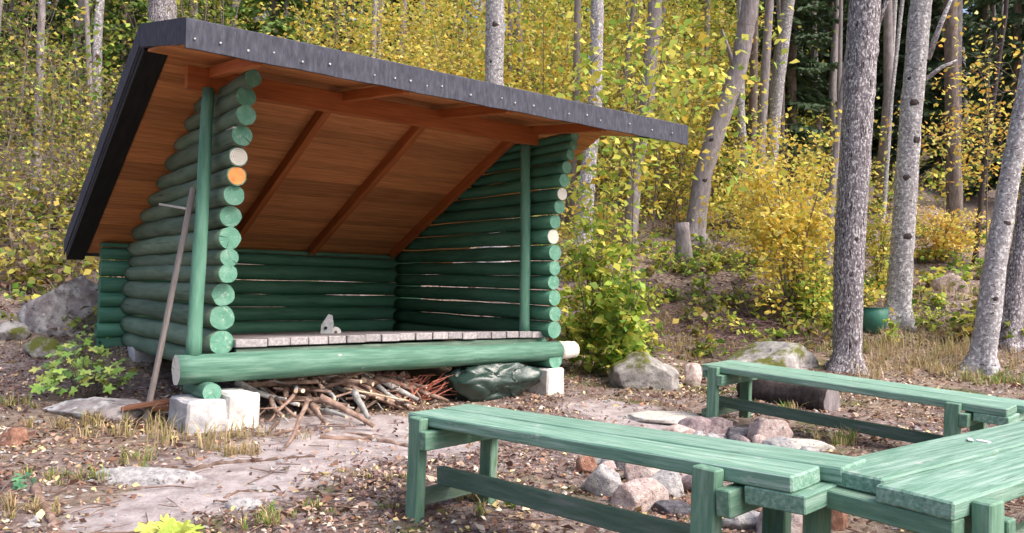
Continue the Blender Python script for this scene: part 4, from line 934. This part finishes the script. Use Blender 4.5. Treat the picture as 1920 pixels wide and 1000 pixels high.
for i in range(12):
    add_under(rg.uniform(-60, 700), rg.uniform(18, 28), rg.uniform(6, 9), rg.uniform(2.4, 4.), 450, MIXL+YG+GR, rg, .4, 8)
LCa = np.concatenate(LC)
UG = tag(obj('undergrowth', leaves('undergrowth', LCa, np.concatenate(LS), np.concatenate(LCOL), M_LEAF)), 'mass of yellow and green leaves filling the wood behind', 'undergrowth', kind='stuff')
obj('undergrowth_stems', mesh('undergrowth_stems', np.concatenate(SV), SF, M_TWIG), None, UG)['kind'] = 'stuff'

def scatter(n, smin, smax, dmin, dmax, rg):
    d = rg.uniform(dmin**.6, dmax**.6, n)**(1/.6); s_ = rg.uniform(smin, smax, n)*np.maximum(d, 2.5); x, y = inv_sd(s_, d); return x, y, d
LITT = [(.22, .13, .095), (.32, .21, .15), (.48, .35, .27), (.14, .075, .055), (.58, .46, .22), (.60, .50, .42), (.27, .14, .09), (.40, .27, .235), (.18, .11, .10), (.12, .07, .06)]
x, y, d = scatter(125000, -.78, .78, 2.2, 20, rg)
keep = (rg.random(len(x)) > bare(x, y)*.93) & (rg.random(len(x)) < .35+.75*np.clip(fbm(x*1.7, y*1.7, 0, 3, 77)+.35, 0, 1))
keep &= ~((x > .1) & (x < 3.2) & (y > .5) & (y < 3.2))
x, y, d = x[keep], y[keep], d[keep]
sz = rg.uniform(.012, .042, len(x))*(1+.9*(rg.random(len(x)) < .12))*(.72+d*.062)
lit = leaves('leaf_litter', np.stack([x, y, ground(x, y)+.007+.012*rg.random(len(x))], 1), sz, pick(LITT, len(x), rg, .25), M_LITTER, .9, .62, rg)
tag(obj('leaf_litter', lit), 'brown and tan fallen leaves strewn over the ground', 'leaf litter', kind='stuff')
# twigs on the ground
V, Fc, o_ = [], [], 0
x, y, d = scatter(1800, -.75, .75, 2.4, 14, rg)
for k in range(len(x)):
    if bare(x[k], y[k]) > .7 and rg.random() < .75: continue
    a = rg.uniform(0, 6.28); L = rg.uniform(.06, .32); dv = np.array([math.cos(a), math.sin(a), 0])
    p0 = np.array([x[k], y[k], 0])-dv*L/2; p2 = p0+dv*L; pm_ = (p0+p2)/2+np.array([-dv[1], dv[0], 0])*L*rg.normal()*.1
    zz = ground(np.array([p0[0], pm_[0], p2[0]]), np.array([p0[1], pm_[1], p2[1]]))+.008+rg.random(3)*.012
    p0[2], pm_[2], p2[2] = zz
    v, f, _ = tube_data([p0, pm_, p2], rg.uniform(.0015, .005)*np.array([1, .9, .6]), 4, False); V.append(v); Fc += [tuple(i+o_ for i in q) for q in f]; o_ += len(v)
tag(obj('fallen_twigs', mesh('fallen_twigs', np.concatenate(V), Fc, M_STICK)), 'thin broken twigs littering the ground', 'twigs', kind='stuff')
# cut brushwood lying on the slope
V, Fc, o_ = [], [], 0
for k in range(900):
    px_, d_ = 1385+rg.normal()*95, 12.3+rg.normal()*.95; bx_ = base_at(px_, d_); a = rg.uniform(0, 6.28); L = rg.uniform(.2, .8); dv = np.array([math.cos(a), math.sin(a), rg.normal()*.18])
    c_ = np.array(bx_)+np.array([0, 0, abs(rg.normal())*.07]); p0, p2 = c_-dv*L/2, c_+dv*L/2; pm_ = (p0+p2)/2+rg.normal(size=3)*.03
    v, f, _ = tube_data([p0, pm_, p2], rg.uniform(.003, .008)*np.array([1, .8, .5]), 4, False); V.append(v); Fc += [tuple(i+o_ for i in q) for q in f]; o_ += len(v)
tag(obj('brushwood', mesh('brushwood', np.concatenate(V), Fc, M_BRUSH)), 'purple-brown cut brushwood spread on the slope behind the boulders', 'brushwood', kind='stuff')
# pebbles
V, Fc, o_ = [], [], 0
x, y, d = scatter(1500, -.7, .7, 2.4, 11, rg)
oct_ = np.array([(1, 0, 0), (0, 1, 0), (-1, 0, 0), (0, -1, 0), (0, 0, 1), (0, 0, -1)], float); of = [(0, 1, 4), (1, 2, 4), (2, 3, 4), (3, 0, 4), (1, 0, 5), (2, 1, 5), (3, 2, 5), (0, 3, 5)]
zg_ = ground(x, y); bq_ = None
for k in range(len(x)):
    r = rg.uniform(.006, .022)*(1+.8*(rg.random() < .08)); v = oct_*r*rg.uniform(.7, 1.2, (6, 3))*np.array([1, 1, .55]); V.append(v+np.array([x[k], y[k], zg_[k]+r*.15])); Fc += [tuple(i+o_ for i in q) for q in of]; o_ += 6
tag(obj('pebbles', mesh('pebbles', np.concatenate(V), Fc, M_RGREY)), 'small grey pebbles scattered over the bare soil', 'pebbles', kind='stuff')
# grass blades in patches: (px, py, width px, n, height, palette)
TAN = [(.42, .33, .17), (.52, .42, .24), (.34, .25, .13), (.55, .40, .26), (.30, .30, .10)]
GG = [(.12, .24, .05), (.18, .32, .06), (.28, .36, .09)]
bl, bc = [], []
def blades(px, py, wpx, n, h, pal, dep=.5):
    p, t = hit(px, py); wd = wpx*t/FPX/2; n = int(n*.55)
    nt_ = max(3, n//22)                                   # blades stand in small tufts, thinning outwards
    tc = rg.normal(size=(nt_, 2))*.5; w_ = rg.integers(0, nt_, n); o2 = tc[w_]+rg.normal(size=(n, 2))*.07
    X = p.x+_r0.x*wd*o2[:, 0]+_f0.x*wd*dep*o2[:, 1]; Y = p.y+_r0.y*wd*o2[:, 0]+_f0.y*wd*dep*o2[:, 1]
    B = np.stack([X, Y, ground(X, Y)-.005], 1); th = rg.uniform(0, 6.28, n); hh = h*rg.uniform(.3, 1.25, n)*rg.uniform(.5, 1.2, nt_)[w_]
    ln = np.stack([np.cos(th), np.sin(th), 0*th], 1)*(hh*np.abs(rg.normal(.45, .4, n)))[:, None]
    sd2 = np.stack([-np.sin(th), np.cos(th), 0*th], 1)*.0026*(.6+t*.14); up_ = np.zeros((n, 3)); up_[:, 2] = hh
    mid = B+ln*.35+up_*.6; tip = B+ln+up_*.82
    bl.append(np.stack([B-sd2, B+sd2, mid+sd2*.8, mid-sd2*.8, mid-sd2*.8, mid+sd2*.8, tip+sd2*.15, tip-sd2*.15], 1).reshape(-1, 3))
    bc.append(np.repeat(pick(pal, n, rg), 2, 0))
for args in [(330, 815, 330, 800, .16, TAN, .8), (260, 862, 130, 260, .10, GG+TAN, .8), (170, 800, 150, 500, .12, TAN), (440, 850, 150, 500, .09, TAN), (120, 900, 160, 400, .09, TAN+GG), (480, 985, 120, 300, .08, GG+TAN), (955, 955, 44, 200, .09, GG), (905, 975, 60, 160, .09, GG+TAN), (880, 940, 90, 300, .10, TAN), (770, 960, 90, 300, .13, TAN),
             (1568, 835, 110, 500, .13, TAN+GG), (1800, 660, 420, 2200, .30, TAN, .8), (1700, 690, 200, 700, .2, TAN, .8), (1560, 660, 160, 500, .2, TAN+GG), (1280, 655, 260, 900, .2, TAN), (1870, 720, 200, 700, .2, TAN+GG), (1100, 700, 120, 250, .1, TAN), (1440, 770, 130, 250, .12, TAN+GG), (40, 760, 120, 300, .1, TAN+GG), (70, 500, 200, 500, .18, TAN+GG), (60, 960, 140, 400, .09, TAN),
             (1330, 480, 300, 900, .25, TAN+GG, .8), (1480, 620, 260, 900, .22, TAN, .8), (730, 900, 200, 250, .06, TAN), (610, 960, 260, 350, .06, TAN+GG), (1180, 620, 200, 600, .2, TAN), (1700, 580, 260, 900, .25, TAN, .8), (1850, 560, 160, 500, .25, TAN+GG)]: blades(*args)
bl = np.concatenate(bl); bc = np.concatenate(bc); tag(obj('grass', quads_mesh('grass', bl, np.arange(len(bl)).reshape(-1, 4), M_GRASS, False, np.array(bc))), 'tufts of dry tan and green grass', 'grass', kind='stuff')
# surface roots across the path
for i, (pts, r, lab) in enumerate([([(330, 892), (400, 876), (470, 868), (540, 862), (600, 858)], .016, 'long root crossing the path in front of the shelter'), ([(600, 822), (690, 826), (760, 838), (800, 850)], .022, 'grey root running along the path towards the front bench'), ([(66, 925), (84, 955), (112, 1005)], .028, 'thick dark root at the lower left corner'), ([(120, 835), (150, 800), (185, 795)], .02, 'brown root loop beside the flat stone'), ([(420, 935), (450, 925), (500, 925), (540, 930)], .01, 'thin root near the small grey stone')]):
    P = [hit(*q)[0] for q in pts]
    Q_ = []
    for a, b in zip(P[:-1], P[1:]):
        for k in range(6): q = a.lerp(b, k/6); q.z = gz(q.x, q.y)+r*.1+.006*math.sin(k*2+i); Q_.append(q)
    V, Fc, mi = tube_data(Q_, np.linspace(r, r*.6, len(Q_)), 9, True, .25, i, 9)
    tag(obj('tree_root', mesh('tree_root', V, Fc, [M_STICK], True, [0]*len(Fc))), lab, 'root')
